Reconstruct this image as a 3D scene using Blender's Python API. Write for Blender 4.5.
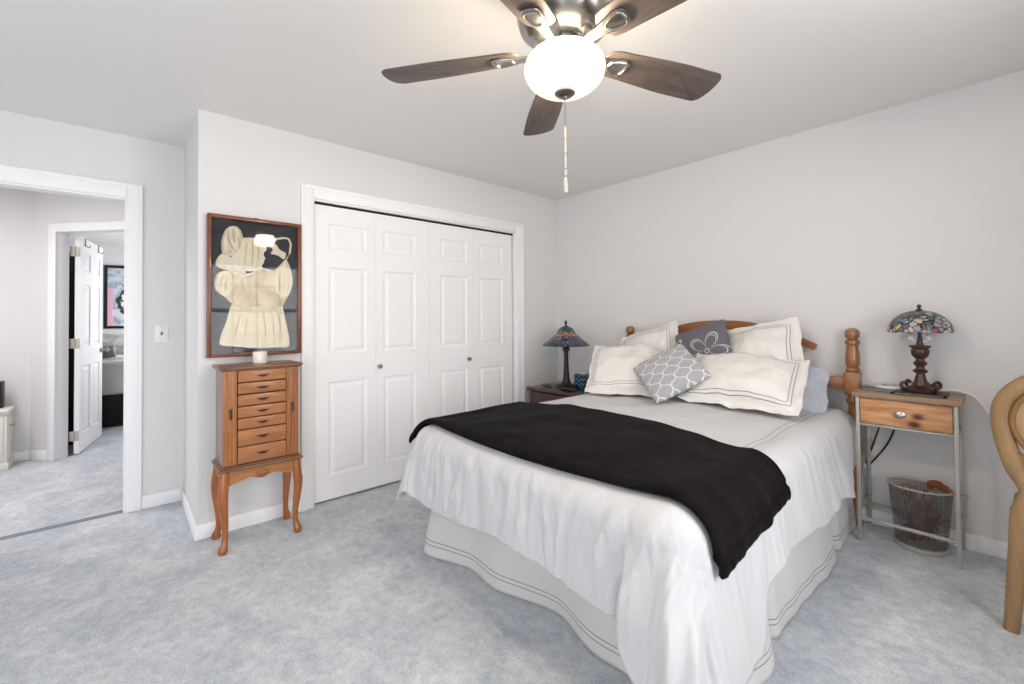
import bpy, bmesh, math, random
from math import sin, cos, pi, radians, sqrt, exp
from mathutils import Vector, Matrix, noise

sc = bpy.context.scene
for o in list(bpy.data.objects):
    bpy.data.objects.remove(o, do_unlink=True)
COL = sc.collection
random.seed(7)

# ------------------------------------------------------------------ camera
CAM_F, CAM_CY = 437.38, 312.145
CAM_YAW, CAM_PITCH, CAM_ROLL = 0.843026, 0.0151578, -0.0078177
CAM_POS = Vector((3.03295, -3.32897, 1.22811))
cam = bpy.data.cameras.new('camera')
cam_o = bpy.data.objects.new('camera', cam)
COL.objects.link(cam_o)
sc.camera = cam_o
cam.sensor_fit = 'HORIZONTAL'
cam.sensor_width = 36.0
cam.lens = CAM_F / 1024 * 36.0
cam.shift_x = 0.0
cam.shift_y = -(342.0 - CAM_CY) / 1024.0
cam.clip_start = 0.02
F = Vector((-sin(CAM_YAW) * cos(CAM_PITCH), cos(CAM_YAW) * cos(CAM_PITCH), sin(CAM_PITCH)))
R0 = Vector((cos(CAM_YAW), sin(CAM_YAW), 0))
U0 = R0.cross(F)
R = R0 * cos(CAM_ROLL) + U0 * sin(CAM_ROLL)
U = U0 * cos(CAM_ROLL) - R0 * sin(CAM_ROLL)
mw = Matrix((R, U, -F)).transposed().to_4x4()
mw.translation = CAM_POS
cam_o.matrix_world = mw

# ------------------------------------------------------------------ colour management, world, lights
sc.view_settings.view_transform = 'Standard'
sc.view_settings.look = 'None'
sc.view_settings.gamma = 1.0
sc.view_settings.use_curve_mapping = False
sc.view_settings.exposure = -0.02

world = bpy.data.worlds.new('sky')
sc.world = world
world.use_nodes = True
wn = world.node_tree
bg = wn.nodes['Background']
bg.inputs['Color'].default_value = (0.92, 0.96, 1.0, 1)
bg.inputs['Strength'].default_value = 1.2

XR, YR, H = 3.80, -5.50, 2.44         # right wall, rear wall, ceiling height


def area(name, loc, direction, sx, sy, power, color=(1, 1, 1), spread=180):
    l = bpy.data.lights.new(name, 'AREA')
    l.shape = 'RECTANGLE'
    l.size, l.size_y = sx, sy
    l.energy = power
    l.color = color
    l.spread = radians(spread)
    o = bpy.data.objects.new(name, l)
    COL.objects.link(o)
    o.location = loc
    o.rotation_euler = Vector(direction).to_track_quat('-Z', 'Z').to_euler()
    return o


DAY = (0.985, 0.99, 1.0)
WINS_RIGHT = [(-2.52, -1.38, 0.72, 2.02), (-5.35, -3.95, 0.08, 2.02)]     # y0, y1, z0, z1; the low second one is unseen, added for light near the floor
WINS_REAR = [(0.05, 1.45, 0.60, 2.02), (1.85, 3.25, 0.60, 2.02)]          # x0, x1, z0, z1
for k, (a, b, c, d) in enumerate(WINS_RIGHT):
    area('daylight', (XR + 0.26, (a + b) / 2, (c + d) / 2), (-1, 0, -0.15), d - c + .1, b - a + .1, (49, 70)[k], DAY)
for k, (a, b, c, d) in enumerate(WINS_REAR):
    area('daylight', ((a + b) / 2, YR - 0.26, (c + d) / 2), (0, 1, -0.05), b - a + .1, d - c + .1, 8, DAY)
area('hall_fill_light', (-1.45, -4.6, 2.38), (0, 0, -1), 0.6, 0.6, 28, (1.0, 0.95, 0.92))  # unseen lamp without a fixture, added to brighten the hall
area('bedroom_fill_daylight', (-4.6, -1.32, 1.4), (0, -1, -0.1), 1.7, 1.3, 84, DAY)  # unseen daylight source added to brighten the far bedroom


# ------------------------------------------------------------------ materials
def lin(c):
    c = c / 255.0
    return c / 12.92 if c <= 0.04045 else ((c + 0.055) / 1.055) ** 2.4


def rgb(r, g, b):
    return (lin(r), lin(g), lin(b), 1.0)


class NT:
    """small wrapper to write node trees"""

    def __init__(self, name):
        self.m = bpy.data.materials.new(name)
        self.m.use_nodes = True
        self.t = self.m.node_tree
        self.bsdf = self.t.nodes['Principled BSDF']
        self.out = self.t.nodes['Material Output']

    def n(self, typ, **kw):
        nd = self.t.nodes.new(typ)
        for k, v in kw.items():
            if k.startswith('i_'):
                key = k[2:]
                nd.inputs[int(key) if key.isdigit() else key].default_value = v
            else:
                setattr(nd, k, v)
        return nd

    def l(self, a, b):
        self.t.links.new(a, b)

    def coord(self, kind='Object', scale=(1, 1, 1)):
        tc = self.n('ShaderNodeTexCoord')
        mp = self.n('ShaderNodeMapping')
        mp.inputs['Scale'].default_value = scale
        self.l(tc.outputs[kind], mp.inputs['Vector'])
        return mp.outputs['Vector']

    def math(self, op, a, b=None, c=None):
        nd = self.n('ShaderNodeMath', operation=op)
        for i, v in enumerate((a, b, c)):
            if v is None:
                continue
            if isinstance(v, (int, float)):
                nd.inputs[i].default_value = v
            else:
                self.l(v, nd.inputs[i])
        return nd.outputs[0]

    def noise(self, vec, scale, detail=3, rough=0.5, dist=0.0):
        nd = self.n('ShaderNodeTexNoise')
        nd.inputs['Scale'].default_value = scale
        nd.inputs['Detail'].default_value = detail
        nd.inputs['Roughness'].default_value = rough
        nd.inputs['Distortion'].default_value = dist
        if vec is not None:
            self.l(vec, nd.inputs['Vector'])
        return nd.outputs['Fac']

    def ramp(self, fac, stops, interp='LINEAR'):
        nd = self.n('ShaderNodeValToRGB')
        cr = nd.color_ramp
        cr.interpolation = interp
        while len(cr.elements) < len(stops):
            cr.elements.new(0.5)
        for e, (p, c) in zip(cr.elements, stops):
            e.position = p
            e.color = c
        self.l(fac, nd.inputs['Fac'])
        return nd.outputs['Color']

    def mix(self, fac, a, b):
        nd = self.n('ShaderNodeMix', data_type='RGBA')
        for sock, v in ((nd.inputs[0], fac), (nd.inputs[6], a), (nd.inputs[7], b)):
            if isinstance(v, (int, float, tuple)):
                sock.default_value = v
            else:
                self.l(v, sock)
        return nd.outputs[2]

    def bump(self, height, strength=0.3, dist=0.01):
        nd = self.n('ShaderNodeBump')
        nd.inputs['Strength'].default_value = strength
        nd.inputs['Distance'].default_value = dist
        self.l(height, nd.inputs['Height'])
        self.l(nd.outputs['Normal'], self.bsdf.inputs['Normal'])

    def set(self, color=None, rough=None, metal=None, sheen=None, spec=None, coat=None):
        b = self.bsdf
        if color is not None:
            if isinstance(color, tuple):
                b.inputs['Base Color'].default_value = color
            else:
                self.l(color, b.inputs['Base Color'])
        if rough is not None:
            b.inputs['Roughness'].default_value = rough
        if metal is not None:
            b.inputs['Metallic'].default_value = metal
        if sheen is not None:
            b.inputs['Sheen Weight'].default_value = sheen
        if spec is not None:
            b.inputs['Specular IOR Level'].default_value = spec
        if coat is not None:
            b.inputs['Coat Weight'].default_value = coat
        return self.m


def plain(name, c, rough=0.5, metal=0.0, bump=0.0, bscale=200, **kw):
    t = NT(name)
    v = t.coord('Object')
    f = t.noise(v, bscale if bump else 40, 2)
    dark = tuple(x * (0.95 if bump > 0.08 else 0.985) for x in c[:3]) + (1,)
    t.set(t.ramp(f, [(0.3, dark), (0.7, c)]), rough, metal, **kw)
    if bump:
        t.bump(f, bump, 0.002)
    return t.m


def wood(name, c1, c2, axis='Z', scale=6, rough=0.4, coat=0.2, contrast=(0.3, 0.7)):
    t = NT(name)
    st = {'X': (0.12, 1, 1), 'Y': (1, 0.12, 1), 'Z': (1, 1, 0.12)}[axis]
    v = t.coord('Object', st)
    big = t.noise(v, scale, 4, 0.6, 1.2)
    fine = t.noise(v, scale * 9, 3, 0.7, 0.3)
    f = t.math('ADD', t.math('MULTIPLY', big, 0.6), t.math('MULTIPLY', fine, 0.4))
    t.set(t.ramp(f, [(contrast[0], c1), (contrast[1], c2)]), rough, coat=coat)
    t.bump(fine, 0.08, 0.002)
    return t.m


M = {}
M['wall'] = plain('wall_paint', rgb(227, 226, 227), 0.85, bump=0.05, bscale=350, spec=0.2)
M['ceiling'] = plain('ceiling_paint', rgb(238, 236, 234), 0.9, bump=0.05, bscale=300, spec=0.2)
M['trim'] = plain('trim_paint', rgb(247, 247, 249), 0.5)
M['door'] = plain('door_paint', rgb(246, 246, 248), 0.5)
M['dark'] = plain('dark_void', rgb(18, 18, 20), 0.8)
M['nickel'] = plain('brushed_nickel', rgb(170, 166, 160), 0.28, 1.0)
M['chrome'] = plain('satin_chrome', rgb(185, 183, 180), 0.22, 1.0)
M['steel'] = plain('weathered_steel', rgb(184, 181, 174), 0.45, 0.35, bump=0.1, bscale=90)
M['bronze'] = plain('dark_bronze', rgb(58, 48, 46), 0.38, 0.35, bump=0.2, bscale=60)
M['bronze_brown'] = plain('antique_brown_bronze', rgb(76, 54, 46), 0.32, 0.3, bump=0.3, bscale=70)
M['black'] = plain('black_plastic', rgb(24, 24, 27), 0.4)
M['blackmat'] = plain('black_cloth', rgb(30, 29, 31), 0.9)
M['grey'] = plain('grey_plastic', rgb(120, 124, 130), 0.35)
M['white'] = plain('white_plastic', rgb(240, 240, 240), 0.4)
M['cream'] = plain('cream_paint', rgb(232, 228, 220), 0.5)
M['wax'] = plain('white_wax', rgb(246, 242, 232), 0.55)
M['oak'] = wood('honey_oak', rgb(122, 70, 36), rgb(186, 122, 70), 'Z', 9, 0.38)
M['oak_h'] = wood('honey_oak_cross', rgb(130, 78, 42), rgb(188, 126, 76), 'Y', 9, 0.4)
M['oakd'] = wood('oak_top', rgb(92, 58, 40), rgb(146, 98, 66), 'Y', 9, 0.35)
M['oakside'] = wood('oak_side', rgb(120, 98, 88), rgb(160, 136, 122), 'Z', 9, 0.4)
M['leg'] = wood('cabriole_oak', rgb(132, 70, 28), rgb(184, 112, 58), 'Z', 7, 0.28, 0.5)
M['post'] = wood('bedpost_maple', rgb(124, 78, 42), rgb(176, 122, 74), 'Z', 7, 0.3, 0.5)
M['postx'] = wood('headboard_maple', rgb(116, 68, 34), rgb(170, 112, 64), 'X', 7, 0.32, 0.4)
M['pine'] = wood('rustic_pine', rgb(176, 120, 78), rgb(214, 164, 116), 'X', 5, 0.5, 0.1)
M['pinetop'] = wood('weathered_pine_top', rgb(138, 108, 86), rgb(196, 160, 128), 'X', 6, 0.55, 0.0)
M['mahog'] = wood('dark_mahogany', rgb(42, 22, 20), rgb(84, 44, 38), 'X', 6, 0.3, 0.4)
M['blade'] = wood('greyed_walnut', rgb(58, 50, 46), rgb(108, 95, 87), 'X', 10, 0.5, 0.0, (0.32, 0.66))
M['framew'] = wood('cherry_frame', rgb(88, 44, 24), rgb(140, 78, 46), 'Z', 9, 0.35, 0.3)
M['chair'] = wood('carved_ash', rgb(126, 96, 62), rgb(172, 138, 96), 'Z', 8, 0.5, 0.05)
M['panel'] = wood('back_panel_ash', rgb(162, 124, 84), rgb(196, 160, 116), 'Z', 8, 0.5, 0.05)
M['ringwood'] = plain('dark_gold_wood', rgb(134, 98, 54), 0.5, bump=0.2, bscale=50)
M['leather'] = plain('brown_leather', rgb(92, 62, 44), 0.5, bump=0.3, bscale=40)
M['twig'] = plain('dry_twig', rgb(136, 92, 64), 0.8, bump=0.3, bscale=60)
M['cone'] = plain('dry_seed_head', rgb(150, 118, 96), 0.8, bump=0.5, bscale=80)
M['leaf'] = plain('rust_leaf', rgb(142, 78, 30), 0.7, bump=0.4, bscale=60)
M['antique'] = plain('antique_cotton', rgb(226, 212, 182), 0.85, bump=0.35, bscale=45)
t = NT('antique_cotton_stained')
v = t.coord('Object')
t.set(t.ramp(t.noise(v, 14, 4, .6), [(.3, rgb(182, 158, 120)), (.5, rgb(210, 194, 160)), (.72, rgb(226, 214, 188))]), .9)
t.bump(t.noise(v, 38, 4, .6), 1.0, .012)
M['antique'] = t.m
M['antique_fold_shade'] = plain('antique_cotton_fold_shade', rgb(186, 164, 126), 0.9, bump=0.5, bscale=60)  # darker tone, puts the shade of the folds into the colour
M['antique_light'] = plain('antique_cotton_light', rgb(226, 214, 186), 0.9, bump=0.9, bscale=50)
M['lace'] = plain('antique_lace', rgb(216, 208, 186), 0.9, bump=0.9, bscale=70)
M['velvet'] = plain('dark_backing', rgb(46, 48, 54), 0.9)
M['acrylic'] = plain('cloudy_acrylic', rgb(196, 192, 186), 0.25)
M['pewter'] = plain('dark_pewter', rgb(112, 104, 98), 0.32, 0.8)
M['hinge'] = plain('satin_hinge', rgb(196, 188, 180), 0.45, 0.2)
M['cordw'] = plain('white_cord', rgb(240, 238, 234), 0.45)


def fabric(name, c, bump=0.15, sheen=0.1, rough=0.9, weave=900):
    t = NT(name)
    v = t.coord('Object')
    f = t.noise(v, weave, 2)
    g = t.noise(v, 5, 3)
    lo = tuple(x * 0.94 for x in c[:3]) + (1,)
    t.set(t.ramp(g, [(0.3, lo), (0.7, c)]), rough, sheen=sheen, spec=0.15)
    t.bump(f, bump, 0.001)
    return t.m


M['skirt_plain'] = fabric('bed_skirt_cotton', rgb(212, 209, 206))
M['mattress'] = fabric('mattress_ticking', rgb(225, 224, 222))
t = NT('rumpled_blue_grey_jersey')
v = t.coord('Object')
t.set(t.ramp(t.noise(v, 5, 3), [(.3, rgb(184, 187, 198)), (.7, rgb(202, 205, 214))]), .9, spec=.15)
t.bump(t.noise(v, 14, 4, .6, 1.2), 0.9, .02)
M['bluegrey'] = t.m

# black plush throw
t = NT('black_plush')
v = t.coord('Object')
g = t.noise(v, 7, 4, 0.6)
t.set(t.ramp(g, [(0.35, rgb(16, 13, 16)), (0.7, rgb(30, 25, 29))]), 0.9, sheen=0.02, spec=0.06)
t.bsdf.inputs['Sheen Roughness'].default_value = 0.4
t.bump(t.noise(v, 160, 3), 0.5, 0.004)
M['plush'] = t.m

# carpet: cut pile with vacuum patches
t = NT('carpet_pile')
v = t.coord('Object')
patch = t.noise(v, 4.2, 4, 0.6, 0.5)
mid = t.noise(v, 24, 4, 0.65)
fine = t.noise(v, 130, 3, 0.75)
f = t.math('ADD', t.math('ADD', t.math('MULTIPLY', patch, 0.34), t.math('MULTIPLY', mid, 0.30)), t.math('MULTIPLY', fine, 0.36))
t.set(t.ramp(f, [(0.37, rgb(172, 181, 192)), (0.5, rgb(208, 213, 220)), (0.62, rgb(238, 240, 243))]), 0.95, sheen=0.1, spec=0.1)
t.bump(t.math('ADD', t.math('MULTIPLY', fine, 0.7), t.math('MULTIPLY', mid, 0.6)), 0.9, 0.012)
M['carpet'] = t.m
M['carpet_dark'] = plain('carpet_seam', rgb(140, 146, 154), 0.95, bump=0.8, bscale=150, spec=0.1)

# bed skirt with two grey hem lines (object z = height above the floor)
t = NT('bed_skirt_lined')
tc = t.n('ShaderNodeTexCoord')
sp = t.n('ShaderNodeSeparateXYZ')
t.l(tc.outputs['UV'], sp.inputs[0])


def line(t, val, pos, w):
    return t.math('LESS_THAN', t.math('ABSOLUTE', t.math('SUBTRACT', val, pos)), w)


ln = t.math('ADD', line(t, sp.outputs[1], 0.052, 0.0022), line(t, sp.outputs[1], 0.072, 0.0022))
t.set(t.mix(ln, rgb(214, 213, 212), rgb(140, 139, 141)), 0.9, sheen=0.1, spec=0.1)
t.bump(t.noise(tc.outputs['Object'], 700, 2), 0.12, 0.001)
M['skirt'] = t.m

# comforter with a double grey line along its right side (uv are sheet metres)
t = NT('white_comforter')
tc = t.n('ShaderNodeTexCoord')
sp = t.n('ShaderNodeSeparateXYZ')
t.l(tc.outputs['UV'], sp.inputs[0])
ln = t.math('ADD', line(t, sp.outputs[0], 2.285, 0.0022), line(t, sp.outputs[0], 2.315, 0.0022))
ln = t.math('MULTIPLY', ln, t.math('GREATER_THAN', sp.outputs[1], -1.6))
t.set(t.mix(ln, rgb(205, 205, 208), rgb(150, 152, 156)), 0.9, sheen=0.15, spec=0.15)
mp = t.n('ShaderNodeMapping')
mp.inputs['Scale'].default_value = (1, 1, 0.3)
t.l(tc.outputs['Object'], mp.inputs['Vector'])
wr_n = t.noise(mp.outputs[0], 16, 4, 0.6, 0.8)
t.bump(wr_n, 0.42, 0.016)
M['comforter'] = t.m

# pillow sham with a double grey border line
t = NT('lined_sham')
tc = t.n('ShaderNodeTexCoord')
sp = t.n('ShaderNodeSeparateXYZ')
t.l(tc.outputs['UV'], sp.inputs[0])
# uv hold metres from the pillow centre in u,v; edge distance is in a second map
uv2 = t.n('ShaderNodeUVMap', uv_map='edge')
s2 = t.n('ShaderNodeSeparateXYZ')
t.l(uv2.outputs[0], s2.inputs[0])
ln = t.math('ADD', line(t, s2.outputs[0], 0.055, 0.0018), line(t, s2.outputs[0], 0.071, 0.0018))
t.set(t.mix(ln, rgb(231, 229, 225), rgb(146, 144, 147)), 0.9, sheen=0.1, spec=0.15)
t.bump(t.noise(tc.outputs['Object'], 13, 4, 0.6, 1.0), 0.55, 0.016)
M['sham'] = t.m

# grey trellis cushion
t = NT('trellis_cushion')
tc = t.n('ShaderNodeTexCoord')
sp = t.n('ShaderNodeSeparateXYZ')
t.l(tc.outputs['UV'], sp.inputs[0])
K = 2 * pi / 0.072
a = t.math('MULTIPLY', t.math('ADD', sp.outputs[0], sp.outputs[1]), K * 0.7071)
b = t.math('MULTIPLY', t.math('SUBTRACT', sp.outputs[0], sp.outputs[1]), K * 0.7071)
a2 = t.math('ADD', a, t.math('MULTIPLY', t.math('SINE', t.math('MULTIPLY', b, 1.0)), 0.55))
b2 = t.math('ADD', b, t.math('MULTIPLY', t.math('SINE', t.math('MULTIPLY', a, 1.0)), 0.55))
la = t.math('GREATER_THAN', t.math('COSINE', a2), 0.968)
lb = t.math('GREATER_THAN', t.math('COSINE', b2), 0.968)
ln = t.math('MAXIMUM', la, lb)
t.set(t.mix(ln, rgb(172, 173, 178), rgb(226, 226, 228)), 0.85, sheen=0.1, spec=0.15)
t.bump(t.noise(tc.outputs['Object'], 500, 2), 0.15, 0.001)
M['trellis'] = t.m

# dark grey cushion with an outlined flower
t = NT('flower_cushion')
tc = t.n('ShaderNodeTexCoord')
sp = t.n('ShaderNodeSeparateXYZ')
t.l(tc.outputs['UV'], sp.inputs[0])


def flower(t, cx, cy, rad, ph):
    x = t.math('SUBTRACT', sp.outputs[0], cx)
    y = t.math('SUBTRACT', sp.outputs[1], cy)
    th = t.math('ARCTAN2', y, x)
    r = t.math('SQRT', t.math('ADD', t.math('MULTIPLY', x, x), t.math('MULTIPLY', y, y)))
    res = None
    for mul, wd in ((1.0, 0.0036), (0.86, 0.0024)):
        c = t.math('ABSOLUTE', t.math('COSINE', t.math('ADD', t.math('MULTIPLY', th, 2.5), ph)))
        rr = t.math('MULTIPLY', t.math('POWER', c, 0.6), rad * mul)
        l_ = t.math('LESS_THAN', t.math('ABSOLUTE', t.math('SUBTRACT', r, rr)), wd)
        res = l_ if res is None else t.math('MAXIMUM', res, l_)
    core = t.math('LESS_THAN', t.math('ABSOLUTE', t.math('SUBTRACT', r, 0.014)), 0.002)
    return t.math('MAXIMUM', res, core)


ln = t.math('MAXIMUM', flower(t, 0.055, -0.02, 0.135, 0.4), flower(t, -0.165, 0.08, 0.06, 1.1))
t.set(t.mix(ln, rgb(106, 103, 110), rgb(216, 214, 218)), 0.7, sheen=0.1, spec=0.25)
t.bump(t.noise(tc.outputs['Object'], 500, 2), 0.15, 0.001)
M['flower'] = t.m


# stained glass
def stained(name, bands, scale):
    t = NT(name)
    tc = t.n('ShaderNodeTexCoord')
    vo = t.n('ShaderNodeTexVoronoi', feature='DISTANCE_TO_EDGE')
    vc = t.n('ShaderNodeTexVoronoi', feature='F1')
    for nd in (vo, vc):
        nd.inputs['Scale'].default_value = scale
        t.l(tc.outputs['Object'], nd.inputs['Vector'])
    sp = t.n('ShaderNodeSeparateXYZ')
    t.l(tc.outputs['Object'], sp.inputs[0])
    cs = t.n('ShaderNodeSeparateColor')
    t.l(vc.outputs['Color'], cs.inputs[0])
    col = None
    for z0, stops in bands:
        c = t.ramp(cs.outputs[0], stops, 'CONSTANT')
        col = c if col is None else t.mix(t.math('GREATER_THAN', sp.outputs[2], z0), col, c)
    lead = t.math('LESS_THAN', vo.outputs['Distance'], 0.07)
    t.set(t.mix(lead, col, rgb(30, 28, 30)), 0.25, spec=0.6)
    t.bump(vo.outputs['Distance'], 0.4, 0.01)
    return t.m


M['glass_blue'] = stained('stained_glass_blue', [
    (0.0, [(0, rgb(48, 62, 92)), (0.25, rgb(84, 92, 110)), (0.45, rgb(40, 70, 80)), (0.6, rgb(70, 62, 100)), (0.8, rgb(52, 60, 70))]),
    (0.415, [(0, rgb(92, 84, 120)), (0.3, rgb(130, 130, 140)), (0.5, rgb(60, 66, 110)), (0.75, rgb(84, 96, 120))]),
    (0.475, [(0, rgb(196, 120, 92)), (0.35, rgb(150, 140, 130)), (0.6, rgb(206, 150, 124)), (0.8, rgb(90, 76, 80))]),
    (0.515, [(0, rgb(40, 92, 84)), (0.4, rgb(70, 110, 96)), (0.7, rgb(52, 62, 70))])], 42)
M['glass_mix'] = stained('stained_glass_floral', [
    (0.0, [(0, rgb(150, 140, 150)), (0.14, rgb(196, 176, 150)), (0.28, rgb(96, 150, 172)), (0.4, rgb(112, 84, 116)), (0.52, rgb(150, 170, 176)), (0.66, rgb(84, 112, 84)), (0.78, rgb(190, 190, 184)), (0.9, rgb(140, 70, 100))]),
    (0.385, [(0, rgb(104, 116, 108)), (0.25, rgb(90, 84, 104)), (0.5, rgb(72, 100, 80)), (0.75, rgb(140, 140, 146))])], 38)

# picture glass / window glass
def clear_glass(name, refl):
    t = NT(name)
    t.t.nodes.remove(t.bsdf)
    tr = t.n('ShaderNodeBsdfTransparent')
    gl = t.n('ShaderNodeBsdfGlossy')
    gl.inputs['Roughness'].default_value = 0.02
    lw = t.n('ShaderNodeLayerWeight')
    lw.inputs['Blend'].default_value = 0.5
    fr = t.n('ShaderNodeMath', operation='MULTIPLY_ADD')
    t.l(t.math('POWER', lw.outputs['Facing'], 4.0), fr.inputs[0])
    fr.inputs[1].default_value = 0.6
    fr.inputs[2].default_value = refl
    mx = t.n('ShaderNodeMixShader')
    t.l(fr.outputs[0], mx.inputs[0])
    t.l(tr.outputs[0], mx.inputs[1])
    t.l(gl.outputs[0], mx.inputs[2])
    t.l(mx.outputs[0], t.out.inputs['Surface'])
    return t.m


M['pane'] = clear_glass('clear_glass', 0.04)
M['picglass'] = clear_glass('picture_glass', 0.012)

# lamp bowl: lit alabaster glass
t = NT('lit_alabaster_glass')
t.set(rgb(46, 42, 36), 0.3)
lw = t.n('ShaderNodeLayerWeight')
lw.inputs['Blend'].default_value = 0.35
t.l(t.ramp(lw.outputs['Facing'], [(0.0, rgb(255, 250, 238)), (0.55, rgb(255, 244, 220)), (0.85, rgb(250, 226, 184)), (1.0, rgb(232, 196, 146))]), t.bsdf.inputs['Emission Color'])
t.bsdf.inputs['Emission Strength'].default_value = 1.05
tr = t.n('ShaderNodeBsdfTransparent')
tr.inputs['Color'].default_value = (1, .93, .80, 1)
mx = t.n('ShaderNodeMixShader')
mx.inputs[0].default_value = 0.30
t.l(t.bsdf.outputs[0], mx.inputs[1])
t.l(tr.outputs[0], mx.inputs[2])
t.l(mx.outputs[0], t.out.inputs['Surface'])
M['bowl'] = t.m

# blue chevron box
t = NT('blue_chevron')
tc = t.n('ShaderNodeTexCoord')
sp = t.n('ShaderNodeSeparateXYZ')
t.l(tc.outputs['Object'], sp.inputs[0])
hx = t.math('ADD', sp.outputs[0], t.math('MULTIPLY', sp.outputs[1], -1.0))
zig = t.math('PINGPONG', hx, 0.03)
zz = t.math('FRACT', t.math('MULTIPLY', t.math('SUBTRACT', sp.outputs[2], zig), 1 / 0.042))
t.set(t.ramp(zz, [(0, rgb(30, 74, 118)), (0.33, rgb(96, 150, 178)), (0.66, rgb(30, 40, 60))], 'CONSTANT'), 0.6)
M['chevron'] = t.m

# far portrait: pink and blue-grey paint
t = NT('pink_blue_painting')
tc = t.n('ShaderNodeTexCoord')
sp = t.n('ShaderNodeSeparateXYZ')
t.l(tc.outputs['Object'], sp.inputs[0])
v = tc.outputs['Object']
f = t.noise(v, 3.0, 4, 0.6, 2.0)
sky_ = t.ramp(f, [(0.3, rgb(96, 104, 122)), (0.45, rgb(178, 190, 206)), (0.6, rgb(222, 226, 232)), (0.72, rgb(120, 128, 142))])
pk = t.math('LESS_THAN', t.math('ADD', sp.outputs[1], t.math('MULTIPLY', f, 0.10)), 0.15)
lo = t.math('LESS_THAN', sp.outputs[2], 0.62)
c1 = t.mix(t.math('MULTIPLY', pk, lo), sky_, rgb(232, 178, 204))
dx = t.math('SUBTRACT', sp.outputs[1], 0.30)
dz = t.math('MULTIPLY', t.math('SUBTRACT', sp.outputs[2], 0.42), 0.7)
rr = t.math('ADD', t.math('SQRT', t.math('ADD', t.math('MULTIPLY', dx, dx), t.math('MULTIPLY', dz, dz))), t.math('MULTIPLY', t.noise(v, 9, 3), 0.12))
c2 = t.mix(t.math('LESS_THAN', rr, 0.215), c1, rgb(60, 62, 70))
c3 = t.mix(t.math('LESS_THAN', rr, 0.175), c2, t.ramp(t.noise(v, 14, 3), [(0.42, rgb(90, 92, 98)), (0.5, rgb(240, 240, 240))]))
t.set(c3, 0.6)
M['painting'] = t.m

# wire mesh of the basket
t = NT('wire_mesh')
v = t.coord('UV', (1, 1, 1))
sp = t.n('ShaderNodeSeparateXYZ')
t.l(v, sp.inputs[0])
u_ = t.math('FRACT', t.math('MULTIPLY', sp.outputs[0], 90))
w_ = t.math('FRACT', t.math('MULTIPLY', sp.outputs[1], 34))
hole = t.math('MULTIPLY', t.math('GREATER_THAN', u_, 0.26), t.math('GREATER_THAN', w_, 0.26))
t.set(rgb(104, 106, 110), 0.4, 0.5)
tr = t.n('ShaderNodeBsdfTransparent')
mx = t.n('ShaderNodeMixShader')
t.l(hole, mx.inputs[0])
t.l(t.bsdf.outputs[0], mx.inputs[1])
t.l(tr.outputs[0], mx.inputs[2])
t.l(mx.outputs[0], t.out.inputs['Surface'])
M['mesh'] = t.m


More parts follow.
